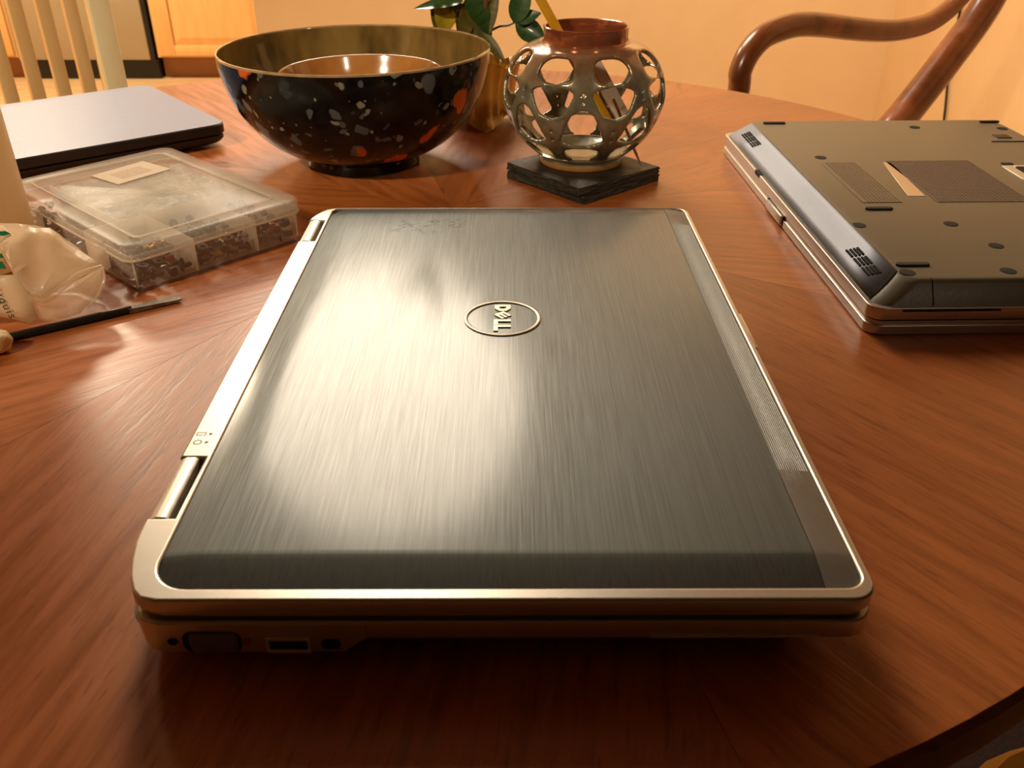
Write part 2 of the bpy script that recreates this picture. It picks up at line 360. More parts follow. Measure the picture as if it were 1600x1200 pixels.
# kitchen fronts: plane y = 4.60
def cabinet(x0, x1, label):
    t = thing('kitchen_cabinet', label, 'cabinet', (x0, 4.60, 0))
    W = x1 - x0
    obj('body', box(BM(), 0, W, .02, .62, .105, .86), 'maple', t, False)
    obj('toe_kick', box(BM(), .0, W, .075, .62, 0, .105), 'kick', t, False)
    d = obj('door', box(BM(), .012, W - .012, .012, .02, .115, .68), 'maple', t, False)
    s = .085
    for a, b, c, e in ((.012, .012 + s, .115, .68), (W - .012 - s, W - .012, .115, .68)):
        obj('stile', box(BM(), a, b, -.002, .012, c, e, .003), 'maple', d)
    for c, e in ((.115, .165), (.62, .68)):
        obj('rail', box(BM(), .012 + s, W - .012 - s, -.002, .012, c, e, .003), 'maple', d)
    bm = BM(); a, b = .012 + s, W - .012 - s
    loft(bm, [[(a, .012, .165), (b, .012, .165), (b, .012, .62), (a, .012, .62)], [(a + .035, .004, .2), (b - .035, .004, .2), (b - .035, .004, .585), (a + .035, .004, .585)]], False, True)
    obj('raised_panel', bm, 'maple', d, False)
    f = obj('drawer_front', box(BM(), .012, W - .012, -.002, .02, .70, .845, .004), 'maple', t)
    obj('knob', lathe(BM(), [(.006, 0), (.006, .012), (.013, .02), (.012, .028), (.004, .031)], 16), 'brass', f, loc=(W / 2, -.002, .772), rot=(PI / 2, 0, 0))
cabinet(-1.765, -1.14, 'maple kitchen cabinet with raised panel door right of the dishwasher')
cabinet(-3.05, -2.46, 'maple kitchen cabinet at the far left, seen between the chair slats')
t = thing('dishwasher', 'beige dishwasher front with black toe kick between maple cabinets', 'dishwasher', (-2.45, 4.6, 0))
obj('door_panel', box(BM(), .0, .655, -.012, .03, .098, .72, .006), 'appliance', t)
obj('control_panel', box(BM(), 0, .655, -.012, .03, .725, .86, .006), 'appliance', t)
obj('toe_panel', box(BM(), -.0, .675, .03, .09, .003, .094), 'black', t, False)
obj('side_gasket', box(BM(), .657, .674, -.002, .5, .1, .86), 'black', t, False)
obj('handle', tube(BM(), [(.14, -.012, .70), (.14, -.04, .70), (.51, -.04, .70), (.51, -.012, .70)], .008), 'steel', t)
o = obj('worktop', box(BM(), -3.06, -1.13, 4.57, 5.24, .862, .9, .006), 'slate'); tag(o, 'dark kitchen worktop above the cabinets and dishwasher', 'worktop')

# cable on the right wall
o = obj('power_cord', tube(BM(), spline([(1.203, 2.565, TZ + .05), (1.203, 2.535, TZ - .25), (1.203, 2.49, TZ - .40), (1.203, 2.46, TZ - .55), (1.203, 2.46, .012), (1.17, 2.42, .006)], 6), .0035, 8), 'black')
tag(o, 'thin dark cord hanging down the wall behind the carved chair', 'cord')

# ------------------------------------------------------------------ round table
TC = (-.089, .6346); TR = .512
tbl = thing('dining_table', 'round reddish-brown wooden table with radial veneer under the laptops', 'table', (TC[0], TC[1], 0))
bm = BM(); lathe(bm, [(TR - .045, TZ - .032), (TR - .012, TZ - .030), (TR - .002, TZ - .022), (TR, TZ - .012), (TR - .0003, TZ - .003), (TR - .0025, TZ - .0006), (TR - .05, TZ - .0006)], 128)
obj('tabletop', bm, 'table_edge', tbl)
SB = Vector((.045, -.008))                               # where the veneer matches meet, from the table's centre
def arc_pt(ang):
    d = Vector((math.cos(ang), math.sin(ang))); b = SB.dot(d); R = TR - .0024
    return SB + d * (-b + math.sqrt(b * b - SB.length_squared + R * R))
for k in range(8):
    a0 = math.radians(238.5 + 45 * k); a1 = a0 + PI / 4; mid = (a0 + a1) / 2; gap = .00012
    pts = [SB] + [arc_pt(a0 + (a1 - a0) * i / 20) for i in range(21)]
    mt = Matrix.Rotation(-mid, 2); loc2 = [mt @ (p - SB) for p in pts]; loc2 = inset([tuple(p) for p in loc2], gap)
    bm = BM(); loft(bm, [[(x, y, -.0006) for x, y in loc2], [(x, y, 0) for x, y in loc2]])
    obj('veneer_wedge', bm, 'veneer', tbl, False, (SB.x, SB.y, TZ), (0, 0, mid))
obj('pedestal', lathe(BM(), [(.14, TZ - .04), (.12, TZ - .06), (.05, TZ - .09), (.045, .55), (.075, .45), (.085, .36), (.06, .26), (.075, .2), (.06, .12), (.02, .1)], 32), 'chair', tbl)
obj('apron', lathe(BM(), [(.36, TZ - .033), (.36, TZ - .09), (.34, TZ - .09), (.34, TZ - .033)], 64, False, False), 'table_edge', tbl)
for k in range(4):
    a = PI / 4 + k * PI / 2; c, s = math.cos(a), math.sin(a)
    obj('foot', tube(BM(), spline([(.04 * c, .04 * s, .2), (.16 * c, .16 * s, .2), (.28 * c, .28 * s, .08), (.36 * c, .36 * s, .034)], 6), lambda u: .032 - .008 * u), 'chair', tbl)

M['floor_shade'] = mat('floor_shade_brown', (44, 18, 8), (28, 11, 5), .95, scale=140, bump=.8, bd=.003)  # dark sheet added where the floor under the table lies in shade
o = obj('floor_shade', plate_mesh([rrect(-1.0, 1.1, -.7, 1.75, .02, 3)], 0, .008, .002), 'floor_shade'); tag(o, 'dark brown sheet added on the floor as shade under the round table', 'floor_shade')
# ------------------------------------------------------------------ chairs
ch = thing('armchair', 'dark carved wooden armchair with curved arm behind the table at right', 'chair', (.78, 1.42, 0), math.atan2(.3, .465))
CS, CN = math.sin(math.atan2(.3, .465)), math.cos(math.atan2(.3, .465))
def side(p):            # heights and reaches along the arm's own vertical plane
    out = []
    for x, z in p:
        r = x / 1.6; Y = 1.953 / (1.55 - r); X = r * Y; zz = .228 + (z - .228) * Y / 1.6
        dx, dy = X - .78, Y - 1.42; out.append((dx * CN + dy * CS, -dx * CS + dy * CN, TZ + zz))
    return out
arm = side(((.3995, -.125), (.398, -.098), (.409, -.066), (.43, -.041), (.459, -.0275), (.4905, -.021), (.5325, -.0225), (.577, -.0275), (.6268, -.031), (.6647, -.029), (.7059, -.0185), (.735, .003), (.757, .03)))
post = side(((.648, -.30), (.675, -.215), (.7045, -.165), (.752, -.08), (.7975, .012)))
ya = arm[0][1]; xf = arm[0][0]
arm = [(xf + .004, ya, .46), (xf - .003, ya, .54)] + arm
pb, pt = post[0], post[-1]
post = [(pb[0] + .09, ya, .045), (pb[0] + .04, ya, .2), (pb[0] - .005, ya, .36)] + post + [(pt[0] + .05, ya, pt[2] + .12), (pt[0] + .085, ya, pt[2] + .25), (pt[0] + .10, ya, pt[2] + .34)]
pe = post[-1]
for y in (ya, ya - .70):
    mv = lambda L: [(p[0], y, p[2]) for p in L]
    obj('arm', tube(BM(), spline(mv(arm), 6), lambda u: .0168 + .003 * math.sin(PI * u), 16), 'chair', ch)
    obj('back_post', tube(BM(), spline(mv(post), 6), lambda u: .024 + .007 * math.sin(PI * u), 16), 'chair', ch)
    obj('front_leg', tube(BM(), spline([(xf + .01, y, .47), (xf, y, .3), (xf + .015, y, .12), (xf - .005, y, .018)], 6), lambda u: .028 - .012 * u), 'chair', ch)
yc = ya - .35
obj('crest_rail', tube(BM(), spline([(pe[0], ya + .03, pe[2]), (pe[0] + .025, yc + .14, pe[2] + .03), (pe[0] + .03, yc, pe[2] + .04), (pe[0] + .025, yc - .14, pe[2] + .03), (pe[0], ya - .73, pe[2])], 6), .026, 14, .6), 'chair', ch)
bm = BM(); loft(bm, [[(x, yc + s * w, z) for x, s in ((x0 - .006, -1), (x0 + .006, -1), (x0 + .006, 1), (x0 - .006, 1)) for x in (x,)] for x0, z, w in ((pb[0] + .0, .47, .05), (pb[0] + .06, .70, .07), (pt[0], pt[2], .045), (pe[0] + .03, pe[2] + .03, .07))])
obj('back_splat', bm, 'chair', ch)
obj('seat_frame', box(BM(), xf - .02, pb[0] + .02, ya - .725, ya + .02, .40, .45, .01), 'chair', ch)
obj('seat_pad', box(BM(), xf, pb[0], ya - .70, ya, .45, .48, .015, 3), 'cushion', ch)

sl = thing('slat_back_chair', 'pale wooden chair with upright back slats between table and kitchen', 'chair', (-.61, 1.4, 0), math.radians(40))
obj('back_post', box(BM(), -.0155, .0155, -.014, .014, .008, TZ + .22, .003), 'cream_wood', sl)
obj('back_post', box(BM(), -.40, -.37, -.014, .014, .008, TZ + .22, .003), 'cream_wood', sl)
for k in range(9):
    x = -.0385 - .0362 * k
    obj('slat', box(BM(), x - .0095, x + .0095, -.007, .007, .50, TZ + .19, .002), 'pale_wood', sl)
obj('top_rail', box(BM(), -.415, .03, -.016, .016, TZ + .19, TZ + .26, .006), 'cream_wood', sl)
obj('lower_rail', box(BM(), -.385, .0, -.010, .010, .47, .50, .003), 'cream_wood', sl)
obj('seat', box(BM(), -.42, .035, .012, .42, .43, .46, .008), 'pale_wood', sl)
for x in (-.385, 0): obj('front_leg', box(BM(), x - .015, x + .015, .385, .415, .008, .43, .003), 'cream_wood', sl)

st = thing('cushioned_stool', 'stool with yellow-tan cushion below the table edge at bottom right', 'stool', (.385, .295, 0))
obj('cushion', lathe(BM(), [(.02, .425), (.095, .428), (.108, .445), (.097, .462), (.02, .468)], 32, True, True, lambda r, z, a: (r * (1 + .02 * math.sin(6 * a)), z)), 'cushion', st)
obj('seat_ring', lathe(BM(), [(.02, .395), (.10, .395), (.105, .41), (.10, .428), (.02, .428)], 32), 'chair', st)
for k in range(3):
    a = 2 * PI * k / 3 + .4; c, s = math.cos(a), math.sin(a)
    obj('leg', tube(BM(), [(.08 * c, .08 * s, .40), (.125 * c, .125 * s, .008)], .014), 'chair', st)

# ------------------------------------------------------------------ the two silver laptops (same model)
LX, LY = .1205, .176
OUT = rrect(-LX, LX, -LY, LY, [.013, .0085, .0085, .013], 8)
def rear_corner(loop):       # hinge-side corners are cut long and shallow
    return [(x, y) for x, y in loop]
def outline(d=0):
    hx = -LX + d
    pts = []
    for s in (-1, 1):
        f = 1 if s < 0 else .68
        c = [(hx, s * (LY - .032 * f)), (hx + .0004, s * (LY - .027 * f)), (hx + .0022, s * (LY - .0185 * f)), (hx + .0045, s * (LY - .011 * f)), (hx + .0075, s * (LY - .0048 * f - d * .5)), (hx + .0108, s * (LY - .0014 - d)), (hx + .016, s * (LY - d))]
        pts.append(c)
    r = .0085; arc = []
    for k in range(9):
        a = -PI / 2 + PI / 2 * k / 8; arc.append((LX - d - r + r * math.cos(a), -(LY - d) + r + r * math.sin(a)))
    arc2 = [(x, -y) for x, y in arc[::-1]]
    return pts[0] + arc + arc2 + pts[1][::-1]
ZP = .0315                                               # crown of the lid
PX0, PX1, PR, PY0, PY1 = -.1085, .1175, .105, -.1708, .1745
def lidz(x, y):
    d1 = max(0, min(1, (y - PY0) / .0150)); d2 = max(0, min(1, (PY1 - y) / .012)); d3 = max(0, min(1, (x - PX0) / .014)); d4 = max(0, min(1, (PX1 - x) / .012))
    return ZP - .0027 * (1 - d1) ** 1.12 - .0015 * (1 - d2) ** 1.3 - .0015 * (1 - d3) ** 1.35 - .0012 * (1 - d4) ** 1.6
def lid_patch(name, xa, xb, m, root, nx, rl, rr_, groove=None):
    bm = BM(); ys = [PY0, PY0 + .0006, PY0 + .0015, PY0 + .003, PY0 + .005, PY0 + .0075, PY0 + .010, PY0 + .0125, PY0 + .0143, PY0 + .0152, PY0 + .017] + [PY0 + .02 + (PY1 - PY0 - .04) * k / 30 for k in range(31)] + [PY1 - .016, PY1 - .012, PY1 - .009, PY1 - .006, PY1 - .004, PY1 - .002, PY1 - .0008, PY1]
    rows = []
    for y in ys:
        dd = min(y - PY0, PY1 - y); cut = lambda r: r - math.sqrt(max(0, r * r - (r - dd) ** 2)) if dd < r and r > 0 else 0
        x0, x1 = xa + cut(rl), xb - cut(rr_)
        row = []
        for i in range(nx + 1):
            u = i / nx
            if groove is None: u = .5 - .5 * math.cos(PI * u)
            x = x0 + (x1 - x0) * u; z = lidz(x, y)
            if groove: z += groove(x, y)
            row.append((x, y, z))
        rows.append(row)
    per = []
    for row in rows[:1]: per += row
    R = [[bm.verts.new(p) for p in row] for row in rows]
    for a, b in zip(R, R[1:]):
        for i in range(nx): bm.faces.new((a[i], a[i + 1], b[i + 1], b[i]))
    ring = R[0] + [r[-1] for r in R[1:]] + R[-1][-2::-1] + [r[0] for r in R[-2:0:-1]]
    low = [bm.verts.new((v.co.x, v.co.y, .0275)) for v in ring]
    for i in range(len(ring)):
        j = (i + 1) % len(ring); bm.faces.new((ring[i], low[i], low[j], ring[j]))
    return obj(name, bm, m, root, ang=18 if groove else 25)
def laptop(name, label, loc, rot, top, under):
    t = thing(name, label, 'laptop', loc, rot=rot, group=None)
    # lid shell with hinge notches on the -x side
    o2 = outline(); H1, H2 = (-.1365, -.1003), (.119, .1535); nx = -LX + .0098
    def notched(lp):
        out = []
        for p in lp: out.append(p)
        k = len(out)                                      # closing edge runs from the far hinge corner back to the near one
        return out + [(-LX, H2[1]), (nx, H2[1]), (nx, H2[0]), (-LX, H2[0]), (-LX, H1[1]), (nx, H1[1]), (nx, H1[0]), (-LX, H1[0])]
    # outline() order: near-left ... near-right ... far-right ... far-left; so the -x side closes it
    near = outline(); first = near[:7]; rest = near[7:]
    lp = [first[0]] + first[1:] + rest
    lp = notched(lp)
    hole = rrect(PX0, PX1, PY0, PY1, [.0125, .0065, .0065, .004], 8)
    fr = obj('lid_frame', plate_mesh([lp, hole], .0246, .0305, .0009, 3), 'silver', t)
    obj('lid_skirt', plate_mesh([notched(outline(.0012)), hole], .0224, .0256, .0003, 1), 'silver', t)
    obj('lid_core', plate_mesh([inset(hole, -.0004)], .0228, .0278), 'dark', t, False)
    if top:
        lid_patch('lid_panel', PX0 + .00025, PR - .0001, 'brushed', t, 30, .0125, 0)
        gr = lambda x, y: -.00026 * (.5 + .5 * math.cos(2 * PI * (x - PR) / .00085)) * max(0, min(1, (y - PY0 - .05) / .02)) * max(0, min(1, (PY1 - .02 - y) / .02)) if x < PX1 - .0012 else 0
        lid_patch('ribbed_strip', PR + .0002, PX1 - .0002, 'ribbed', t, 84, 0, .0065, gr)
        # emblem
        em = obj('emblem_ring', lathe(BM(), [(.0172, ZP - .0002), (.0172, ZP + .0004), (.0177, ZP + .0006), (.0187, ZP + .0006), (.0191, ZP + .0004), (.0191, ZP - .0002)], 64, False, False), 'emblem', t, loc=(.0019, .0146, 0))
        # letters, drawn upright then turned a quarter
        D = [[(-.0140, -.0040), (-.0100, -.0040), (-.0072, -.0018), (-.0072, .0018), (-.0100, .0040), (-.0140, .0040)], [(-.0120, -.0017), (-.0106, -.0017), (-.0097, -.0007), (-.0097, .0007), (-.0106, .0017), (-.0120, .0017)]]
        def rot2(p, a): c, s = math.cos(a), math.sin(a); return (p[0] * c - p[1] * s, p[0] * s + p[1] * c)
        Eraw = [(-.0030, -.0030), (.0030, -.0030), (.0030, -.0015), (-.0012, -.0015), (-.0012, -.0007), (.0030, -.0007), (.0030, .0007), (-.0012, .0007), (-.0012, .0015), (.0030, .0015), (.0030, .0030), (-.0030, .0030)]
        E_ = [[tuple(a + b for a, b in zip(rot2(p, math.radians(40)), (-.0027, 0))) for p in Eraw]]
        L1 = [[(.0022, -.0043), (.0078, -.0043), (.0078, -.0022), (.0042, -.0022), (.0042, .0040), (.0022, .0040)]]
        L2 = [[(.0082, -.0043), (.0140, -.0043), (.0140, -.0022), (.0102, -.0022), (.0102, .0040), (.0082, .0040)]]
        for L in (D, E_, L1, L2):
            me = plate_mesh(L, ZP - .0002, ZP + .00055); me.transform(Matrix.Rotation(-PI / 2, 4, 'Z'))
            obj('emblem_letter', me, 'emblem', em, False)
        # status lights and printed symbols beside the near hinge
        for y in (-.0848, -.0906):
            obj('status_light', lathe(BM(), [(.00075, .0304), (.00075, .03056), (.0003, .0306)], 10), 'black', t, loc=(-.1133, y, 0))
        bat = obj('battery_symbol', plate_mesh([rrect(-.0021, .0018, -.0011, .0011, .0002, 2), rrect(-.0017, .0014, -.0007, .0007, .0002, 2)], .0304, .03055), 'ink', t, False, loc=(-.1168, -.0848, 0))
        obj('power_symbol', lathe(BM(), [(.0012, .0304), (.0012, .03055), (.0017, .03055), (.0017, .0304)], 20, False, False), 'ink', t, loc=(-.1168, -.0906, 0))
    # hinges
    for a, b in (H1, H2):
        bm = BM(); pr = [(-LX + .0004, .0208), (-LX + .0002, .0275), (-LX + .0008, .0297), (-LX + .0030, .0306), (-LX + .0058, .0306), (-LX + .0072, .0298), (-LX + .0076, .028), (-LX + .0076, .0208)]
        loft(bm, [[(x, a + .0004, z) for x, z in pr], [(x, b - .0004, z) for x, z in pr]])
        obj('hinge', bm, 'silver2', t)
    # base: silver rim, dark tapering underside
    obj('base_rim', plate_mesh([outline(-.0002)], .0140, .0212, .0006, 3), 'silver', t)
    obj('lid_gap', plate_mesh([outline(.0032)], .0206, .0232), 'dark', t, False)
    def under_ring(z, hin, fin, sin_):
        return [(x, y, z) for x, y in rrect(-LX + hin, LX - fin, -LY + sin_, LY - sin_, [.016, .011, .011, .016], 8)]
    prof = [(.0145, .0012, .0018, .0012), (.0136, .0014, .0026, .0018), (.0105, .002, .0070, .0034), (.0070, .003, .0118, .0060), (.0035, .005, .0158, .0084), (.0019, .009, .0180, .0100), (.0014, .012, .0196, .0116)]
    bm = BM(); loft(bm, [under_ring(*p) for p in prof], True, True)
    obj('bottom_cover', bm, ['bottom'], t, ang=40)
    if under:
        # satin front slope, lying just proud of the cover
        bm = BM(); rows = []
        for z, hin, fin, s in prof[1:]:
            x = LX - fin + .0004; ye = LY - s - .0095
            rows.append([(x, -ye + 2 * ye * k / 8, z - .0003) for k in range(9)])
        R = [[bm.verts.new(p) for p in r] for r in rows]
        for a, b in zip(R, R[1:]):
            for i in range(8): bm.faces.new((a[i], a[i + 1], b[i + 1], b[i]))
        fs = obj('front_slope', bm, 'gunmetal', t, ang=60)
        sd = fs.modifiers.new('thickness', 'SOLIDIFY'); sd.thickness = .0008; sd.offset = 0
        def slope(u):      # point on the front slope, u from rim (0) to underside (1)
            zs = [(p[2], p[0]) for p in prof[1:]]; q = u * (len(zs) - 1); i = min(int(q), len(zs) - 2); f = q - i
            return (LX - (zs[i][0] * (1 - f) + zs[i + 1][0] * f) + .0007, zs[i][1] * (1 - f) + zs[i + 1][1] * f - .0006)
        for yc in (-.128, .128):
            bm = BM()
            for r in range(4):
                x, z = slope((1.45 + .32 * r) / 5)
                for k in range(3):
                    y0 = yc - .0195 + k * .0132 - .0015 * (r - 1.5)
                    box(bm, x - .0006, x + .0006, y0, y0 + .0104, z - .0007, z + .0003)
            obj('speaker_slots', bm, 'dark', fs, False)
        obj('rim_notch', box(BM(), LX - .0035, LX + .0003, .055, .068, .0136, .0165), 'dark', t, False)
        # rubber feet, screws, vents and the docking port on the underside
        for x, y, l in ((.083, .157, .019), (-.1035, .157, .017), (.0738, -.0563, .018), (.0895, -.1473, .019)):
            obj('rubber_foot', plate_mesh([rrect(-l / 2, l / 2, -.0021, .0021, .002, 5)], .0002, .0016, .0003), 'rubber', t, loc=(x, y, 0))
        for x, y in ((.0751, .0575), (-.0324, .1419), (.0973, -.0849), (.039, -.084), (.0284, -.1202), (.0965, -.1572), (.0397, -.1565), (-.1044, .1362)):
            s = obj('bottom_screw', lathe(BM(), [(.0044, .0016), (.0044, .0012), (.0038, .0011), (.0012, .0012)], 16), 'dark', t, loc=(x, y, 0))
        v = obj('vent_plate', plate_mesh([rrect(.053, .080, -.044, .044, .001, 2)], .0011, .0016), 'bottom', t)
        bm = BM()
        for k in range(30):
            y = -.043 + .086 * k / 29; x0 = .054
            for q in range(9): box(bm, x0 + q * .0026, x0 + q * .0026 + .0016, y - .0006, y + .0006, .00095, .0012)
        obj('vent_slots', bm, 'vent', v, False)
        v = obj('vent_plate', plate_mesh([rrect(-.034, .030, -.0445, .0475, .001, 2)], .0011, .0016), 'vent', t)
        bm = BM()
        for k in range(31):
            y = -.043 + .089 * k / 30
            for q in range(22): box(bm, -.0325 + q * .0028, -.0325 + q * .0028 + .0019, y - .0007, y + .0007, .00095, .0012)
        obj('vent_slots', bm, 'bottom_dark', v, False)
        obj('finger_recess', plate_mesh([[(.0325, .044), (.0265, .044), (.0330, -.032), (.0445, -.032)][::-1]], .0011, .0016, .0002), 'silver', t)
        d = obj('docking_port', plate_mesh([rrect(-.100, -.0515, -.0, .0335, .002, 3)], .0008, .0018, .0003), 'silver2', t)
        obj('port_socket', plate_mesh([rrect(-.094, -.0590, .006, .028, .001, 2)], .0005, .0010), 'dark', d)
        for x, y in ((-.062, .030), (-.062, .0115)): obj('port_pin', box(BM(), x - .004, x + .002, y - .0015, y + .0015, .0002, .0007), 'silver2', d, False)
        obj('release_slot', plate_mesh([rrect(-.063, -.0545, .036, .0405, .001, 2)], .0009, .0016), 'dark', t, False)
        obj('battery_seam', box(BM(), -.115, -.0765, .0965, .0985, .0010, .0015), 'dark', t, False)
        obj('battery_latch', box(BM(), -.098, -.086, .107, .117, .0008, .0015, .0003), 'black', t, False)
        bm = BM(); zs = [p[0] for p in prof[1:]]; loft(bm, [[(.0865 + dx, -LY + p[3] + dy, p[0]) for dx, dy in ((-.0003, -.0002), (.0003, -.0002), (.0003, .0006), (-.0003, .0006))] for p in prof[1:]])
        obj('side_seam', bm, 'dark', t, False)
    # latch in the middle of the front edge (+x)
    obj('latch', box(BM(), LX - .003, LX + .0017, -.011, .025, .0225, .0290, .0006), 'silver2', t)
    for y in (-.0125, .0265): obj('latch_gap', box(BM(), LX - .002, LX + .0003, y - .0008, y + .0008, .0223, .0296), 'dark', t, False)
    # card slot near the front corner of the near side
    obj('card_slot', box(BM(), .050, .1035, -LY - .0010, -LY + .004, .0149, .0158), 'silver2' if top else 'dark', t, False)
    if top:
        # port block at the hinge end of the near side
        def blk(z, e, q=0):
            pts = outline(e - .0006)[:7]; xr = -.0405 - max(0, .0144 - z) * 1.16 - q
            return [(x, y, z) for x, y in pts] + [(xr, -LY - .0006 + e, z), (xr, -LY + .02, z), (-LX + .012, -LY + .04, z), (-LX - .0006 + e, -LY + .036, z)]
        bm = BM(); loft(bm, [blk(.0075, .0016), blk(.0082, .0004), blk(.0144, 0), blk(.0205, 0), blk(.0208, .0005, .0003)])
        pb = obj('port_block', bm, 'silver', t, ang=50)
        def port(x, w, z0, z1, depth, r): return rrect(x - w / 2, x + w / 2, z0, z1, r, 4)
        def side_plate(name, loops, m, y0, y1, parent, bev=0):
            me = plate_mesh(loops, y0, y1, bev); me.transform(Matrix.Rotation(PI / 2, 4, 'X')); return obj(name, me, m, parent, True)
        # rotation maps plate z -> -y, plate y -> z
        Q = LY + .0006
        side_plate('monitor_port_rim', [port(-.0893, .0186, .0086, .0174, 0, .0030)], 'dark', Q - .0024, Q + .0002, pb)
        side_plate('monitor_port', [port(-.0884, .0152, .0094, .0172, 0, .0016)], 'bottom', Q - .0014, Q + .0012, pb, .0004)
        side_plate('usb_port', [port(-.0651, .0142, .0083, .0150, 0, .0007), port(-.0651, .0122, .0097, .0137, 0, .0004)], 'port_shell', Q - .0024, Q + .0005, pb, .0002)
        side_plate('usb_socket', [port(-.0651, .0124, .0095, .0139, 0, .0004)], 'dark', Q - .0030, Q + .0001, pb)
        side_plate('audio_jack', [port(-.0516, .0062, .0098, .0143, 0, .0021), port(-.0516, .0036, .0107, .0135, 0, .0013)], 'black', Q - .0024, Q + .0002, pb)
        side_plate('audio_socket', [port(-.0516, .0038, .0106, .0136, 0, .0013)], 'dark', Q - .0030, Q + .0001, pb)
        for x, m in ((-.1018, 'dark'), (-.0784, 'copper')):
            side_plate('port_screw', [port(x, .0032, .0118, .0146, 0, .0013)], m, Q - .0026, Q + .0003, pb)
        for x, y in ((-.09, -.15), (.09, -.15), (-.09, .15), (.09, .15)):
            obj('rubber_foot', plate_mesh([rrect(-.009, .009, -.003, .003, .0028, 5)], 0, .0016, .0003), 'rubber', t, loc=(x, y, 0))
    return t
laptop('laptop', 'closed laptop with brushed charcoal lid and oval-ringed emblem in the foreground', (-.0065, .3754, TZ), (0, 0, math.radians(.15)), True, False)
yw = math.radians(1.3); cx = .195 + .1205 * math.cos(yw) - .176 * math.sin(yw); cy = .431 + .1205 * math.sin(yw) + .176 * math.cos(yw)
laptop('laptop', 'laptop lying upside down at right showing vents and rubber feet', (cx, cy, TZ + .0308), (0, PI, yw), False, True)

# dark blue laptop at the back left
a = math.radians(39); bx, by = -.2545, .797
t = thing('laptop', 'thin closed laptop with smooth dark blue lid beside the clear box', 'laptop', (bx - .165 * math.cos(a) - .10 * math.sin(a), by - .165 * math.sin(a) + .10 * math.cos(a), TZ), a)
def slab(z0, z1, d0, d1, r=.012): return [[(x, y, z) for x, y in rrect(-.165 + d, .165 - d, -.10 + d, .10 - d, r - d * .5, 6)] for z, d in ((z0, d0), (z1, d1))]
bm = BM(); loft(bm, slab(.002, .005, .012, .004) + slab(.0085, .0115, .001, .0012)); obj('base', bm, 'black', t, ang=60)
bm = BM(); loft(bm, slab(.0125, .0135, .001, 0) + slab(.0205, .0212, 0, .0008)); lid = obj('lid', bm, 'black', t, ang=30)
bm = BM(); loft(bm, [[(x, y, z) for x, y in rrect(-.164, .164, -.099, .099, .011, 6)] for z in (.0210, .0216)]); obj('lid_cover', bm, 'navy', lid)
bm = BM(); loft(bm, slab(.011, .013, .003, .003)); obj('hinge_gap', bm, 'dark', t, False)
for x, y in ((-.13, -.07), (.13, -.07), (-.13, .07), (.13, .07)):
    obj('rubber_foot', lathe(BM(), [(.007, 0), (.008, .001), (.007, .0025)], 16), 'rubber', t, loc=(x, y, 0))
#PART3
# ------------------------------------------------------------------ bowls
t = thing('bowl', 'large black speckled bowl with amber glazed inside behind the laptop', 'bowl', (-.1275, .755, TZ))
out = [(.030, .001), (.044, .0), (.0475, .001), (.0470, .006), (.0490, .0095), (.062, .0145), (.0775, .0245), (.0905, .0380), (.0995, .0525), (.1055, .0680), (.1088, .0830), (.1098, .0925)]
ins = [(.1078, .0925), (.1065, .0830), (.1030, .0680), (.0970, .0540), (.0875, .0400), (.0740, .0275), (.0560, .0185), (.030, .0140), (.005, .0135)]
def dense(p, n=4): return [(v.x, v.y) for v in [Vector((q[0], q[1])) for q in spline([(a, b, 0) for a, b in p], n)]]
obj('body', lathe(BM(), out[:3] + dense(out[3:]), 96, True, False), 'speckled', t, ang=50)
obj('rim', lathe(BM(), [(.1098, .0923), (.1098, .0934), (.1093, .0939), (.1082, .0939), (.1077, .0933), (.1078, .0923)], 96, False, False), 'rim_highlight', t)
obj('inner_glaze', lathe(BM(), dense(ins), 96, False, True), 'amber', t, ang=60)
t = thing('bowl', 'small amber bowl nested inside the black speckled bowl', 'bowl', (-.1245, .757, TZ + .0142))
pr = [(.012, .0), (.026, .0), (.028, .004), (.040, .014), (.053, .029), (.0625, .046), (.0668, .0575)]
pi_ = [(.0668, .0575), (.0676, .0590), (.0672, .0606), (.0656, .0608), (.0640, .0575), (.059, .046), (.050, .031), (.036, .017), (.018, .011), (.003, .0105)]
obj('body', lathe(BM(), dense(pr), 72, True, False), 'amber', t); obj('inner_glaze', lathe(BM(), dense(pi_), 72, False, True), 'amber2', t)

# ------------------------------------------------------------------ coasters and pierced vase
for k, (dz, ra, dx, dy, lab) in enumerate(((0, -3, .0008, -.0008, 'lower of two square dark slate coasters under the vase'), (.0062, -6, 0, 0, 'upper of two square dark slate coasters, touching the vase'))):
    t = thing('coaster', lab, 'coaster', (.0568 + dx, .7045 + dy, TZ + dz), math.radians(45 + ra), 'slate coasters stacked under the vase')
    bm = BM(); n = 9; h = .0438; per = []
    for i in range(4):
        for q in range(n):
            u = -h + 2 * h * q / n; per.append(((u, -h), (h, u), (-u, h), (-h, -u))[i])
    rr = lambda: rnd.uniform(-.0009, .0009)
    loft(bm, [[(x * s + rr(), y * s + rr(), z) for x, y in per] for z, s in ((.0, .985), (.0018, 1.0), (.0038, .992), (.0050, .998), (.0061, .986))], True, False)
    obj('edge', bm, 'slate_edge', t, False)
    obj('top_face', plate_mesh([rrect(-h * .988, h * .988, -h * .988, h * .988, .002, 2)], .0056, .0062), 'slate', t, False)

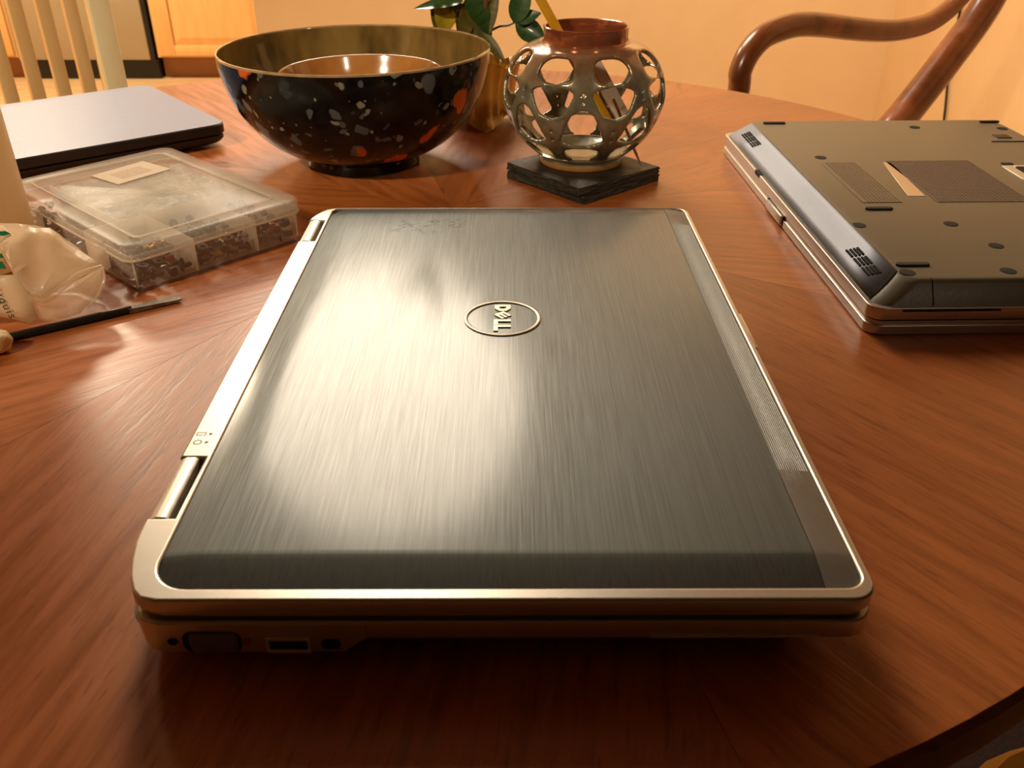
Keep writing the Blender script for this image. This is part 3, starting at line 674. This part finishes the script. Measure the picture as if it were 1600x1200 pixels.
VP = [(.0305, .0000), (.0335, .0012), (.0335, .0050), (.0385, .0095), (.0500, .0200), (.0585, .0330), (.0632, .0470), (.0638, .0560), (.0612, .0690), (.0555, .0800), (.0470, .0880), (.0375, .0918), (.0335, .0928)]
va = thing('vase', 'round pierced lattice vase with copper neck on the slate coasters', 'vase', (.0565, .716, TZ + .0126))
def vase_lattice():
    pts = dense(VP[3:], 1); prof = []
    # resample by arc length
    P_ = [Vector((r, z)) for r, z in dense(VP[3:], 10)]; ln = [0]
    for a, b in zip(P_, P_[1:]): ln.append(ln[-1] + (b - a).length)
    NZ, NT_ = 84, 320
    for k in range(NZ + 1):
        s = ln[-1] * k / NZ; i = max(j for j in range(len(ln)) if ln[j] <= s + 1e-9); i = min(i, len(P_) - 2)
        f = (s - ln[i]) / (ln[i + 1] - ln[i]); prof.append(P_[i].lerp(P_[i + 1], f))
    def rad_at(z): return min(prof, key=lambda p: abs(p.y - z)).x
    def hole(th, z, R):
        d = (math.degrees(th)) % 45; d0 = min(d, 45 - d); d1 = abs(d - 22.5)
        def sup(dx, wx, dz, wz, p): return (abs(dx) / wx) ** p + (abs(dz) / wz) ** p < 1
        if sup(d1, 14.8, z - .0805, .0084, 2.8): return True
        zz = (z - .0470) / .0232
        if 0 < zz < 1:
            wv = (6 + 11.5 * zz ** .7) * min(1, ((1 - zz) / .16) ** .5) * min(1, (zz / .12) ** .5)
            if d1 < wv: return True
        zz = (z - .0250) / .0300
        if 0 < zz < 1:
            wv = (18.5 - 13 * zz) * min(1, ((1 - zz) / .14) ** .5) * min(1, (zz / .14) ** .5)
            if d0 < wv: return True
        if sup(d0, 15.5, z - .0160, .0066, 3.5): return True
        for zc in (.0600, .0655):
            if (math.radians(d0) * R) ** 2 + (z - zc) ** 2 < .0013 ** 2: return True
        for zc in (.0305, .0370):
            if (math.radians(d1) * R) ** 2 + (z - zc) ** 2 < .0012 ** 2: return True
        return False
    keep = [[not hole(2 * PI * (i + .5) / NT_, (prof[k].y + prof[k + 1].y) / 2, prof[k].x) for i in range(NT_)] for k in range(NZ)]
    V = {}
    def vid(k, i): return (k, i % NT_)
    faces = [(vid(k, i), vid(k, i + 1), vid(k + 1, i + 1), vid(k + 1, i)) for k in range(NZ) for i in range(NT_) if keep[k][i]]
    pos = {}; ecount = {}
    for f in faces:
        for v in f: pos.setdefault(v, [float(v[1]), float(v[0])])
        for a, b in zip(f, f[1:] + f[:1]):
            e = (a, b) if a < b else (b, a); ecount[e] = ecount.get(e, 0) + 1
    nb = {}
    for (a, b), c in ecount.items():
        if c == 1 and not (a[0] == b[0] and a[0] in (0, NZ)): nb.setdefault(a, []).append(b); nb.setdefault(b, []).append(a)
    for it in range(6):                                  # relax the hole outlines
        new = {}
        for v, ns in nb.items():
            if v[0] in (0, NZ): continue
            s = [0, 0]
            for q in ns:
                dx = pos[q][0] - pos[v][0]
                if dx > NT_ / 2: dx -= NT_
                if dx < -NT_ / 2: dx += NT_
                s[0] += dx; s[1] += pos[q][1] - pos[v][1]
            new[v] = [pos[v][0] + .5 * s[0] / len(ns), pos[v][1] + .5 * s[1] / len(ns)]
        pos.update(new)
    bm = BM(); vm = {}
    for v, (i, k) in pos.items():
        k0 = min(int(max(k, 0)), NZ - 1); p = prof[k0].lerp(prof[k0 + 1], k - k0); a = 2 * PI * i / NT_
        vm[v] = bm.verts.new((p.x * math.cos(a), p.x * math.sin(a), p.y))
    for f in faces: bm.faces.new([vm[v] for v in f])
    return bm
o = obj('lattice_body', vase_lattice(), 'lustre', va, rot=(0, 0, -PI / 2 - math.atan2(.0565, .716) ), ang=80)
sd = o.modifiers.new('wall', 'SOLIDIFY'); sd.thickness = .0034; sd.offset = -1
sm = o.modifiers.new('soften', 'SMOOTH'); sm.factor = .5; sm.iterations = 4
obj('foot_ring', lathe(BM(), [(.029, .0), (.0335, .0), (.0345, .0015), (.0345, .0045)], 48, True, False), 'clay', va)
obj('base_shell', lathe(BM(), [(.0345, .0045), (.0340, .0060), (.0385, .0096), (.0365, .0105), (.030, .0075), (.005, .0070)], 48, False, True), 'lustre', va)
obj('neck', lathe(BM(), [(.0372, .0905), (.0345, .0918), (.0326, .0935), (.0322, .0960), (.0326, .1025), (.0330, .1033), (.0322, .1038), (.0310, .1034), (.0303, .1010), (.0300, .0950), (.0315, .0915), (.0345, .0890)], 64, False, False), 'copper', va)

def stick(name, label, cat, a, b, r, m, n=8, tip=None):
    a, b = Vector(a), Vector(b); t = thing(name, label, cat, a); d = b - a; L = d.length
    t.rotation_euler = d.to_track_quat('Z', 'Y').to_euler(); return t, L
# yellow pencil leaning in the vase
t, L = stick('pencil', 'yellow pencil leaning in the pierced vase', 'pencil', (.0828, .7150, TZ + .0345), (-.0118, .7150, TZ + .1880), .0035, None)
bm = BM(); loft(bm, [[(r * math.cos(PI / 3 * k), r * math.sin(PI / 3 * k), z) for k in range(6)] for r, z in ((.0041, 0), (.0041, L - .022))]); obj('shaft', bm, 'pencil', t, False)
obj('sharpened_end', lathe(BM(), [(.0040, L - .022), (.0008, L - .003)], 12), 'skewer', t); obj('lead', lathe(BM(), [(.0008, L - .003), (.0002, L)], 8), 'black', t)
t, L = stick('folded_paper_strip', 'flat white strip standing inside the pierced vase beside the pencil', 'paper strip', (.0945, .7280, TZ + .0375), (.0600, .7280, TZ + .0930), .003, None)
obj('strip', box(BM(), -.0006, .0006, -.0060, .0060, 0, L, .0002), 'white_strip', t); obj('fold', box(BM(), .0006, .0016, -.0060, -.0030, .002, L - .004, .0002), 'white_strip', t)
t, L = stick('bamboo_skewer', 'thin reddish skewer poking out through the lower right of the vase', 'skewer', (.1035, .6985, TZ + .0135), (.0790, .7050, TZ + .0640), .0012, None)
obj('tip', lathe(BM(), [(.0003, 0), (.0012, .010)], 8), 'skewer', t); obj('shaft', lathe(BM(), [(.0012, .010), (.0012, L)], 8), 'skewer', t)

# ------------------------------------------------------------------ potted plant
pl = thing('potted_plant', 'leafy green plant in a pleated yellow pot behind the bowl and vase', 'plant', (-.030, .885, TZ), math.radians(8))
def potfn(r, z, a):
    tri = abs(((a / (PI / 2) + .5) % 1) * 2 - 1)           # 1 at the four corners' midpoints
    c = 1 - tri; k = (1 + .22 * (c ** 1.5) - .06 * tri)
    pl_ = .0012 * math.sin(16 * a)
    lift = .011 * (1 - c) ** 1.2 if z < .006 else 0; top = .010 * c if z > .05 else 0
    return (r * k + pl_, z + lift + top)
obj('pot', lathe(BM(), [(.0330, 0), (.0300, .004), (.0275, .012), (.0265, .025), (.0285, .040), (.0330, .052), (.0345, .054), (.0325, .0535), (.0270, .040), (.0245, .020), (.012, .018)], 96, False, True, potfn), 'pot', pl, ang=60)
obj('soil', lathe(BM(), [(.024, .036), (.020, .0405), (.008, .042), (.001, .042)], 24, True, True), 'soil', pl)
def leaf_mesh(L, W, curl=.15, fold=.25):
    bm = BM(); rows = []; N = 9
    for i in range(N + 1):
        u = i / N; wd = W * (math.sin(PI * u ** .8)) ** .85 * .5 if 0 < u < 1 else 0; wd = max(wd, .0004)
        z = -curl * L * u * u
        rows.append([(sx * wd, u * L, z + abs(sx) * wd * fold) for sx in (-1, -.55, 0, .55, 1)])
    R = [[bm.verts.new(p) for p in r] for r in rows]; B = [[bm.verts.new((p[0], p[1], p[2] - .0004)) for p in r] for r in rows]
    for a, b, s in ((R, R, 1), (B, B, -1)):
        for x, y in zip(a, a[1:]):
            for i in range(4):
                f = (x[i], x[i + 1], y[i + 1], y[i]); bm.faces.new(f if s == 1 else f[::-1])
    for i in range(N):
        bm.faces.new((R[i][0], R[i + 1][0], B[i + 1][0], B[i][0])); bm.faces.new((R[i][4], B[i][4], B[i + 1][4], R[i + 1][4]))
    return bm
pinv = Matrix.Rotation(-math.radians(8), 4, 'Z') @ Matrix.Translation((.030, -.885, 0))
def loc_(p): return pinv @ Vector(p)
def leaf(a, b, W, m, nrm=(0, -1, .35), curl=.1, fold=.22):
    a, b = loc_(a), loc_(b); y = (b - a); L = y.length; y.normalize(); z = Vector(nrm); x = y.cross(z).normalized(); z = x.cross(y)
    mt = Matrix((x, y, z)).transposed().to_4x4(); mt.translation = a
    o = obj('leaf', leaf_mesh(L, W, curl, fold), m, pl); o.matrix_basis = mt; return o
def stem(pts, r): obj('stem', tube(BM(), spline([loc_(p) for p in pts], 5), r, 8), 'stem', pl)
B0 = (-.0335, .882, .038)
stem([B0, (-.034, .882, .06), (-.030, .880, .085), (-.017, .880, .115), (-.005, .88, .18), (.0, .885, .25)], lambda u: .0042 - .0022 * u)
stem([B0, (-.036, .88, .06), (-.0430, .879, .086), (-.055, .878, .112), (-.072, .876, .16), (-.09, .875, .22)], lambda u: .0052 - .003 * u)
stem([(-.034, .882, .05), (-.035, .884, .075), (-.036, .886, .105), (-.032, .887, .17), (-.03, .885, .26)], lambda u: .0036 - .0018 * u)
stem([(-.0225, .880, .0845), (-.012, .8795, .0895), (-.004, .879, .0905), (.003, .8785, .094), (.006, .878, .10)], lambda u: .0014 - .0005 * u)
stem([(-.034, .882, .05), (-.026, .878, .082), (-.022, .872, .12), (-.0, .862, .18), (.03, .85, .23)], lambda u: .0032 - .0016 * u)
leaf((.0020, .8775, .0925), (.0145, .876, .128), .020, 'leaf', (-.35, -1, .2))
leaf((.0050, .8770, .0940), (.0260, .873, .103), .014, 'leaf', (.1, -1, .8))
leaf((.0030, .8770, .0925), (.0330, .874, .0780), .022, 'leaf', (.1, -1, .45))
leaf((-.0420, .870, .122), (-.0175, .868, .0840), .021, 'leaf', (.3, -1, .3))
leaf((-.0640, .874, .084), (-.0570, .874, .128), .022, 'leaf3', (.2, -1, .2))
leaf((-.0620, .8735, .078), (-.0720, .876, .118), .017, 'leaf2', (.2, -1, .2))
leaf((-.0450, .872, .080), (-.0385, .870, .118), .016, 'leaf2', (.2, -1, .1))
leaf((-.0300, .873, .070), (-.0270, .872, .112), .014, 'leaf2', (-.2, -1, .1))
leaf((-.0250, .872, .080), (-.0130, .872, .125), .012, 'leaf2', (-.4, -1, .1))
leaf((-.0450, .868, .112), (-.0900, .866, .110), .014, 'leaf', (0, -.6, 1))
leaf((-.0300, .870, .088), (-.0080, .868, .0585), .012, 'leaf2', (.4, -1, .4), -.12)
for a, b, wd, m, nn in (((-.0400, .876, .058), (-.0500, .874, .105), .013, 'leaf2', (.5, -1, .1)), ((-.0360, .874, .066), (-.0330, .872, .108), .015, 'leaf', (-.3, -1, .1)), ((-.0540, .878, .092), (-.0480, .876, .128), .012, 'leaf2', (.2, -1, .2)), ((-.0280, .878, .060), (-.0180, .876, .095), .010, 'leaf2', (.6, -1, .1)), ((-.0650, .876, .110), (-.0820, .874, .140), .014, 'leaf', (.2, -1, .4))):
    leaf(a, b, wd, m, nn)
for k, (a, b, wd) in enumerate((((.0, .885, .16), (.045, .87, .195), .024), ((.0, .885, .2), (-.03, .87, .24), .024), ((.0, .885, .24), (.035, .885, .28), .024), ((.03, .85, .2), (.075, .845, .19), .026), ((.03, .85, .22), (.06, .845, .265), .026), ((.012, .857, .185), (.05, .845, .155), .024), ((.03, .85, .23), (.0, .84, .27), .024),
        ((-.072, .876, .16), (-.11, .87, .175), .024), ((-.08, .876, .19), (-.05, .87, .225), .022), ((-.09, .875, .22), (-.13, .87, .25), .022), ((-.09, .875, .22), (-.08, .87, .27), .022), ((-.032, .887, .17), (.005, .88, .2), .022), ((-.03, .885, .22), (-.06, .88, .26), .022), ((-.03, .885, .26), (-.02, .88, .31), .02), ((-.01, .88, .15), (.03, .87, .135), .02))):
    leaf(a, b, wd, 'leaf' if k % 4 else 'leaf2', (.1 * (k % 3 - 1), -1, .6))

# ------------------------------------------------------------------ clear organiser box
A = math.radians(47)
bx0 = thing('organizer_box', 'clear plastic compartment box of screws with a frosted lid', 'box', (-.2479, .5856, TZ), A)
W2, L2, HB = .0605, .088, .0245
bm = BM(); o_ = lambda d, z: [(x, y, z) for x, y in rrect(-W2 + d, W2 - d, -L2 + d, L2 - d, .005 - d * .5, 5)]
loft(bm, [o_(.003, .0), o_(.0018, .0015), o_(.0004, HB), o_(.0018, HB), o_(.0034, .0022)], True, True)
obj('tray', bm, 'clear_body', bx0, ang=50)
for x in (-.0175, .0265): obj('divider', box(BM(), x - .0005, x + .0005, -L2 + .0028, -.022, .0024, HB - .001), 'clear_edge', bx0, False)
obj('divider', box(BM(), -W2 + .0028, W2 - .0028, -.0225, -.0215, .0024, HB - .001), 'clear_edge', bx0, False)
obj('divider', box(BM(), -.0345, -.0335, -.021, L2 - .003, .0024, HB - .001), 'clear_edge', bx0, False)
for (x, y) in ((-W2 + .0030, -L2 + .0030), (W2 - .0030, -L2 + .0030)): obj('corner_edge', box(BM(), x - .0004, x + .0004, y - .0004, y + .0004, .004, HB - .001), 'clear_edge', bx0, False)
bm = BM(); q = lambda d, z: [(x, y, z) for x, y in rrect(-.062 + d, .062 - d, -.0895 + d, .0895 - d, .009 - d * .3, 6)]
loft(bm, [q(.0012, .0215), q(.0, .0215), q(0, .0296), q(.0008, .0307), q(.0022, .0310), q(.0125, .0306), q(.0135, .0302), q(.0145, .0306)], False, True)
loft(bm, [q(.0012, .0215), q(.0012, .0292), q(.0030, .0299)], False, True)
lid = obj('lid', bm, 'clear_lid', bx0, ang=40)
bm = BM(); r0 = rrect(-.0495, .0495, -.077, .077, .006, 6); r1 = inset(r0, .0009)
loft(bm, [[(x, y, .0306) for x, y in r0], [(x, y, .0313) for x, y in r0], [(x, y, .0313) for x, y in r1], [(x, y, .0306) for x, y in r1]], False, False); obj('raised_ridge', bm, 'clear_edge', lid, False)
bm = BM(); r0 = rrect(-.0623, .0623, -.0898, .0898, .0092, 6); r1 = rrect(-.0614, .0614, -.0889, .0889, .0085, 6)
loft(bm, [[(x, y, .0213) for x, y in r0], [(x, y, .0224) for x, y in r0], [(x, y, .0224) for x, y in r1], [(x, y, .0213) for x, y in r1], [(x, y, .0213) for x, y in r0]], False, False); obj('lower_lip', bm, 'clear_edge', lid, False)
for y in (-.05, .045): obj('clasp', box(BM(), -.0648, -.0605, y - .011, y + .011, .0105, .0235, .0012), 'clear_edge', bx0)
bm = BM(); box(bm, -.0215, .0215, -.0165, .0165, 0, .0002)
sk = obj('paper_label', bm, 'sticker', lid, False, (.010, .0455, .0309), (0, 0, math.radians(8)))
obj('printed_block', box(BM(), -.0120, .0120, -.0085, .0085, .0002, .00025), 'sticker_print', sk, False)
BMX = Matrix.Translation((-.2479, .5856, TZ)) @ Matrix.Rotation(A, 4, 'Z')
def inbox(x, y, z): return BMX @ Vector((x, y, z))
# film bag folded inside
bm = BM(); N, K = 14, 18; g = lambda x, y: .0035 * math.sin(90 * x + 40 * y) + .003 * math.sin(140 * y - 60 * x) + rnd.uniform(-.0012, .0012)
up = [[(-.031 + .087 * i / N, -.019 + .100 * k / K, .0205 + (g(-.031 + .087 * i / N, .1 * k / K)) * .55) for i in range(N + 1)] for k in range(K + 1)]
R = [[bm.verts.new(p) for p in r] for r in up]; D = [[bm.verts.new((x, y, .0045 + rnd.uniform(0, .001))) for x, y, z in r] for r in up]
for a, b in zip(R, R[1:]):
    for i in range(N): bm.faces.new((a[i], a[i + 1], b[i + 1], b[i]))
for a, b in zip(D, D[1:]):
    for i in range(N): bm.faces.new((b[i], b[i + 1], a[i + 1], a[i]))
ring = lambda G: G[0] + [r[-1] for r in G[1:]] + G[-1][-2::-1] + [r[0] for r in G[-2:0:-1]]
a_, b_ = ring(R), ring(D)
for i in range(len(a_)): j = (i + 1) % len(a_); bm.faces.new((a_[i], b_[i], b_[j], a_[j]))
t = thing('zip_bag', 'crumpled clear film bag folded inside the organiser box', 'bag', BMX.translation, A)
obj('film', bm, 'film', t, ang=30); obj('zip_strip', box(BM(), -.030, .054, .0815, .0835, .0045, .018, .0005), 'clear_edge', t)
# loose hardware, every piece an object
def screw_proto(name, label, m, group, rh, hh, rs, ls):
    t = thing(name, label, 'screw', (0, 0, 0), group=group)
    obj('head', lathe(BM(), [(rh * .7, 0), (rh, hh * .3), (rh, hh), (rs, hh)], 10, True, False), m, t, ang=40)
    obj('shank', lathe(BM(), [(rs, hh), (rs, hh + ls), (rs * .5, hh + ls + rs * .5)], 8, False, True), m, t, ang=40); return t
def one(name, label, cat, bm, m, group): return tag(obj(name, bm, m), label, cat, group)
g1 = 'small screws in the clear box'
protos = [(screw_proto('screw', 'small black screw lying in the front row of the clear box', 'blackscrew', g1, .0030, .0016, .0015, .0055), 26),
          (screw_proto('screw', 'small steel screw lying in the front row of the clear box', 'steel', 'steel screws in the clear box', .0026, .0014, .0013, .0045), 6),
          (screw_proto('screw', 'brass screw lying in the front row of the clear box', 'brass', 'brass screws in the clear box', .0028, .0016, .0016, .0050), 3),
          (one('washer', 'pale nylon washer lying in the clear box', 'washer', lathe(BM(), [(.0016, 0), (.0038, 0), (.0038, .0012), (.0016, .0012), (.0016, 0)], 16, False, False), 'white_pl', 'pale washers in the clear box'), 2),
          (one('rubber_grommet', 'black rubber grommet lying in the clear box', 'grommet', lathe(BM(), [(.0015, 0), (.0034, .0004), (.0036, .002), (.0034, .0036), (.0015, .004), (.0015, 0)], 14, False, False), 'rubber', 'black grommets in the clear box'), 12),
          (one('cable_clip', 'small red plastic clip lying in the clear box', 'clip', box(BM(), -.0025, .0025, -.002, .002, 0, .0045, .0006), 'red', 'red clips in the clear box'), 1)]
bag = [(p, nm) for (p, n), nm in zip(protos, ('small black screw', 'small steel screw', 'small brass screw', 'pale nylon washer', 'black rubber grommet', 'small red plastic clip')) for _ in range(n)]; used = set(); cells = []
for (x0, x1) in ((-.0565, -.0195), (-.0155, .0245), (.0285, .0570)):
    nx = int((x1 - x0) / .0088)
    for lay in range(2):
        for j in range(7):
            for i in range(nx): cells.append((x0 + (i + .5) * (x1 - x0) / nx, -.081 + j * .0088, .0028 + lay * .0080, lay))
for j in range(10):
    for lay in range(2):
        for i in range(2): cells.append((-.0525 + i * .0105, -.0150 + j * .0098, .0028 + lay * .0080, lay))
for (x, y, z, lay) in cells:
    if lay and rnd.random() < .42: continue
    p, base = rnd.choice(bag)
    o = p if p.name not in used else copy_tree(p)
    used.add(p.name)
    place = 'rear strip' if y > -.02 else 'left front' if x < -.018 else 'middle front' if x < .026 else 'right front'
    lab = '%s lying in the %s compartment of the clear box' % (base, place); o['label'] = lab; o['group'] = '%ss in the %s compartment' % (base, place)
    lying = p['category'] == 'screw'
    h = (.0030 if p['category'] == 'screw' else 0)
    jx, jy = rnd.uniform(-.0006, .0006), rnd.uniform(-.0006, .0006)
    if lying:
        an = rnd.uniform(0, 2 * PI); o.rotation_euler = (PI / 2 + rnd.uniform(-.25, .1), 0, an); off = Vector((-.0035 * math.sin(an), .0035 * math.cos(an), 0)); pp = inbox(x + jx, y + jy, z + h); o.location = pp - Vector((math.sin(an), -math.cos(an), 0)) * .0035
    else:
        o.rotation_euler = (rnd.uniform(-.3, .3), rnd.uniform(-.3, .3), rnd.uniform(0, 6)); o.location = inbox(x + jx, y + jy, z + .0012)
for p, n in protos:
    if p.name not in used: p.location = inbox(.04, -.05, .006)
for k, (x, y, c) in enumerate(((.030, -.078, 1), (.038, -.0775, 2))):
    pass
#PART4
# ------------------------------------------------------------------ film pouch, bottle, spudger, peanut
pc = thing('plastic_pouch', 'crumpled cream plastic pouch with green print at the left edge', 'pouch', (-.265, .458, TZ))
def pw(p): return (p[0] + .265, p[1] - .458, p[2])
F = {'a': (-.2814, .455, .0429), 'b': (-.2759, .460, .0458), 'c': (-.2711, .470, .0483), 'd': (-.2633, .475, .0456), 'e': (-.2533, .4755, .0347), 'f': (-.2353, .470, .025),
     'n': (-.2802, .446, .0301), 'o': (-.2725, .446, .0301), 'p': (-.2661, .445, .0178), 'q': (-.2599, .446, .0162), 'r': (-.2416, .460, .0274)}
def panel(name, keys, tris, m, th=.0006, sub=2, wr=.0006):
    bm = BM(); vs = [bm.verts.new(pw(k)) for k in keys]
    for f in tris: bm.faces.new([vs[i] for i in f])
    bmesh.ops.subdivide_edges(bm, edges=bm.edges[:], cuts=sub, use_grid_fill=True)
    for v in bm.verts:
        if len(v.link_faces) > 2: v.co += Vector((rnd.uniform(-wr, wr), rnd.uniform(-wr, wr), rnd.uniform(-wr, wr)))
    o = obj(name, bm, m, pc, ang=28); s = o.modifiers.new('film', 'SOLIDIFY'); s.thickness = th; s.offset = 0; return o
# upper folded face
panel('upper_fold', [F['a'], F['b'], F['c'], F['d'], F['e'], F['f'], F['q'], F['p'], F['o'], (-.2665, .459, .034), (-.2560, .462, .0318), (-.2760, .4500, .037)],
      [(0, 1, 11), (1, 9, 11), (1, 2, 9), (2, 3, 9), (3, 10, 9), (3, 4, 10), (4, 5, 10), (5, 6, 10), (6, 7, 10), (7, 9, 10), (7, 8, 9), (8, 11, 9), (8, 0, 11)], 'pouch')
# rolled lip from the tip to the fold point
obj('rolled_lip', tube(BM(), [pw(p) for p in spline([(-.2665, .4435, .0172), (-.2590, .4455, .0155), (-.2500, .4510, .0210), (-.2430, .4590, .0250), (-.2353, .4690, .0248)], 5)], lambda u: .0024 * (1 - .6 * u) + .0004, 8, .8), 'pouch2', pc)
# loose mouth below the lip
panel('open_mouth', [(-.2353, .470, .0245), (-.2352, .4675, .0170), (-.2385, .4600, .0095), (-.2466, .4525, .0030), (-.2562, .4490, .0012), (-.2655, .4470, .0012), (-.2670, .4455, .0060), (-.2664, .4450, .0165), (-.2560, .4490, .0160), (-.2470, .4570, .0180)],
      [(0, 1, 9), (1, 2, 9), (2, 3, 9), (3, 8, 9), (3, 4, 8), (4, 7, 8), (4, 5, 6), (4, 6, 7)], 'pouch2', .0004)
obj('hem', tube(BM(), [pw(p) for p in spline([(-.2353, .4695, .0245), (-.2350, .4670, .0170), (-.2383, .4595, .0095), (-.2420, .4555, .0060)], 5)], .0008, 6), 'clear_edge', pc)
# back wall so that the pouch has depth
panel('back_wall', [(-.2980, .476, .050), (-.2711, .4725, .0480), (-.2633, .4775, .0450), (-.2533, .4785, .0342), (-.2380, .4735, .0240), (-.2420, .4730, .0015), (-.2640, .4850, .0012), (-.2960, .4870, .0012)],
      [(0, 1, 7), (1, 6, 7), (1, 2, 6), (2, 3, 6), (3, 5, 6), (3, 4, 5)], 'pouch2', .0004)
# printed lower-left panel
panel('printed_panel', [(-.3100, .4390, .0300), (-.2846, .4440, .0302), (-.2725, .4455, .0298), (-.2661, .4445, .0178), (-.2668, .4435, .0045), (-.2709, .4435, .0015), (-.2846, .4420, .0062), (-.3100, .4370, .010), (-.284, .442, .018)],
      [(0, 1, 8), (1, 2, 8), (2, 3, 8), (3, 4, 8), (4, 5, 8), (5, 6, 8), (6, 7, 8), (7, 0, 8)], 'pouch', .0006, 1, .0003)
panel('left_panel', [(-.3150, .4500, .0310), (-.2810, .4510, .0310), (-.2830, .4585, .0435), (-.2770, .4610, .0470), (-.2842, .4680, .0502), (-.3150, .4640, .0500)], [(0, 1, 2), (0, 2, 5), (2, 3, 4), (2, 4, 5)], 'pouch', .0006, 1, .0003)
me = text_mesh('exquis', .0070, .00008, 1.18); me.transform(Matrix.Rotation(-PI / 2, 4, 'Z')); me.transform(Matrix.Rotation(PI / 2, 4, 'X'))
obj('printed_word', me, 'ink', pc, False, pw((-.2806, .4412, .0160)), (0, math.radians(-14), 0))
def mark(pts, y):
    bm = BM(); loft(bm, [[pw((x, y, z)) for x, z in pts], [pw((x, y - .0004, z)) for x, z in pts]]); obj('green_mark', bm, 'green', pc, False)
mark([(-.290, .0485), (-.2795, .0492), (-.2772, .0478), (-.2800, .0462), (-.2860, .0470)], .4620); mark([(-.2900, .0440), (-.2835, .0440), (-.2850, .0460), (-.2900, .0462)], .4560)
mark([(-.2880, .0400), (-.2806, .0396), (-.2798, .0372), (-.2880, .0372)], .4528); mark([(-.2880, .0366), (-.2794, .0364), (-.2782, .0322), (-.2880, .0322)], .4495)

t = thing('bottle', 'tall plain beige plastic bottle at the left edge behind the pouch', 'bottle', (-.3460, .5345, TZ))
obj('body', lathe(BM(), [(.030, 0), (.0345, .001), (.0365, .004), (.0365, .165), (.034, .176), (.024, .188), (.014, .192)], 48), 'bottle', t)
obj('cap', lathe(BM(), [(.014, .191), (.0165, .192), (.0165, .214), (.015, .217), (.002, .2175)], 32), 'white_pl', t)

a, b = Vector((-.2745, .4240, TZ + .0024)), Vector((-.1965, .4752, TZ + .0024)); d = b - a
t = thing('spudger', 'slim black prying tool with worn silvery tip in front of the pouch', 'tool', a, math.atan2(d.y, d.x))
L = d.length
obj('handle', tube(BM(), [(0, 0, 0), (.002, 0, 0), (L * .55, 0, 0), (L * .70, 0, -.0002)], lambda u: .0024 if u < .9 else .0022, 10), 'spudger', t)
bm = BM(); loft(bm, [[(x, y * w, z * h - .0004) for y, z in ((-1, -.8), (1, -.8), (1, .8), (-1, .8))] for x, w, h in ((L * .68, .0021, .0020), (L * .85, .0027, .0013), (L * .98, .0030, .0007), (L, .0022, .0005))]); obj('flat_tip', bm, 'spudger_tip', t, False)

t = thing('peanut', 'tan knobbly peanut shell at the left edge by the black tool', 'nut', (-.2795, .4085, TZ + .0068), math.radians(25))
def pn(r, z, a): return (r * (1 + .06 * math.sin(5 * a) + .03 * math.sin(240 * z + 3 * a)), z)
bm = BM(); lathe(bm, [(.0005, -.0165), (.0045, -.015), (.0066, -.010), (.0064, -.004), (.0056, .0), (.0062, .005), (.0066, .009), (.0048, .0135), (.0008, .0155)], 24, True, True, pn)
bmesh.ops.rotate(bm, verts=bm.verts[:], matrix=Matrix.Rotation(PI / 2, 3, 'Y'), cent=(0, 0, 0))
nut = obj('shell', bm, 'nut', t, ang=60)
obj('seam_ridge', tube(BM(), spline([(.0150, 0, .0005), (.011, -.0040, .0035), (.0062, -.0046, .0046), (.0, -.004, .0042), (-.008, -.0046, .0046)], 5), .0006, 6), 'nut', t)
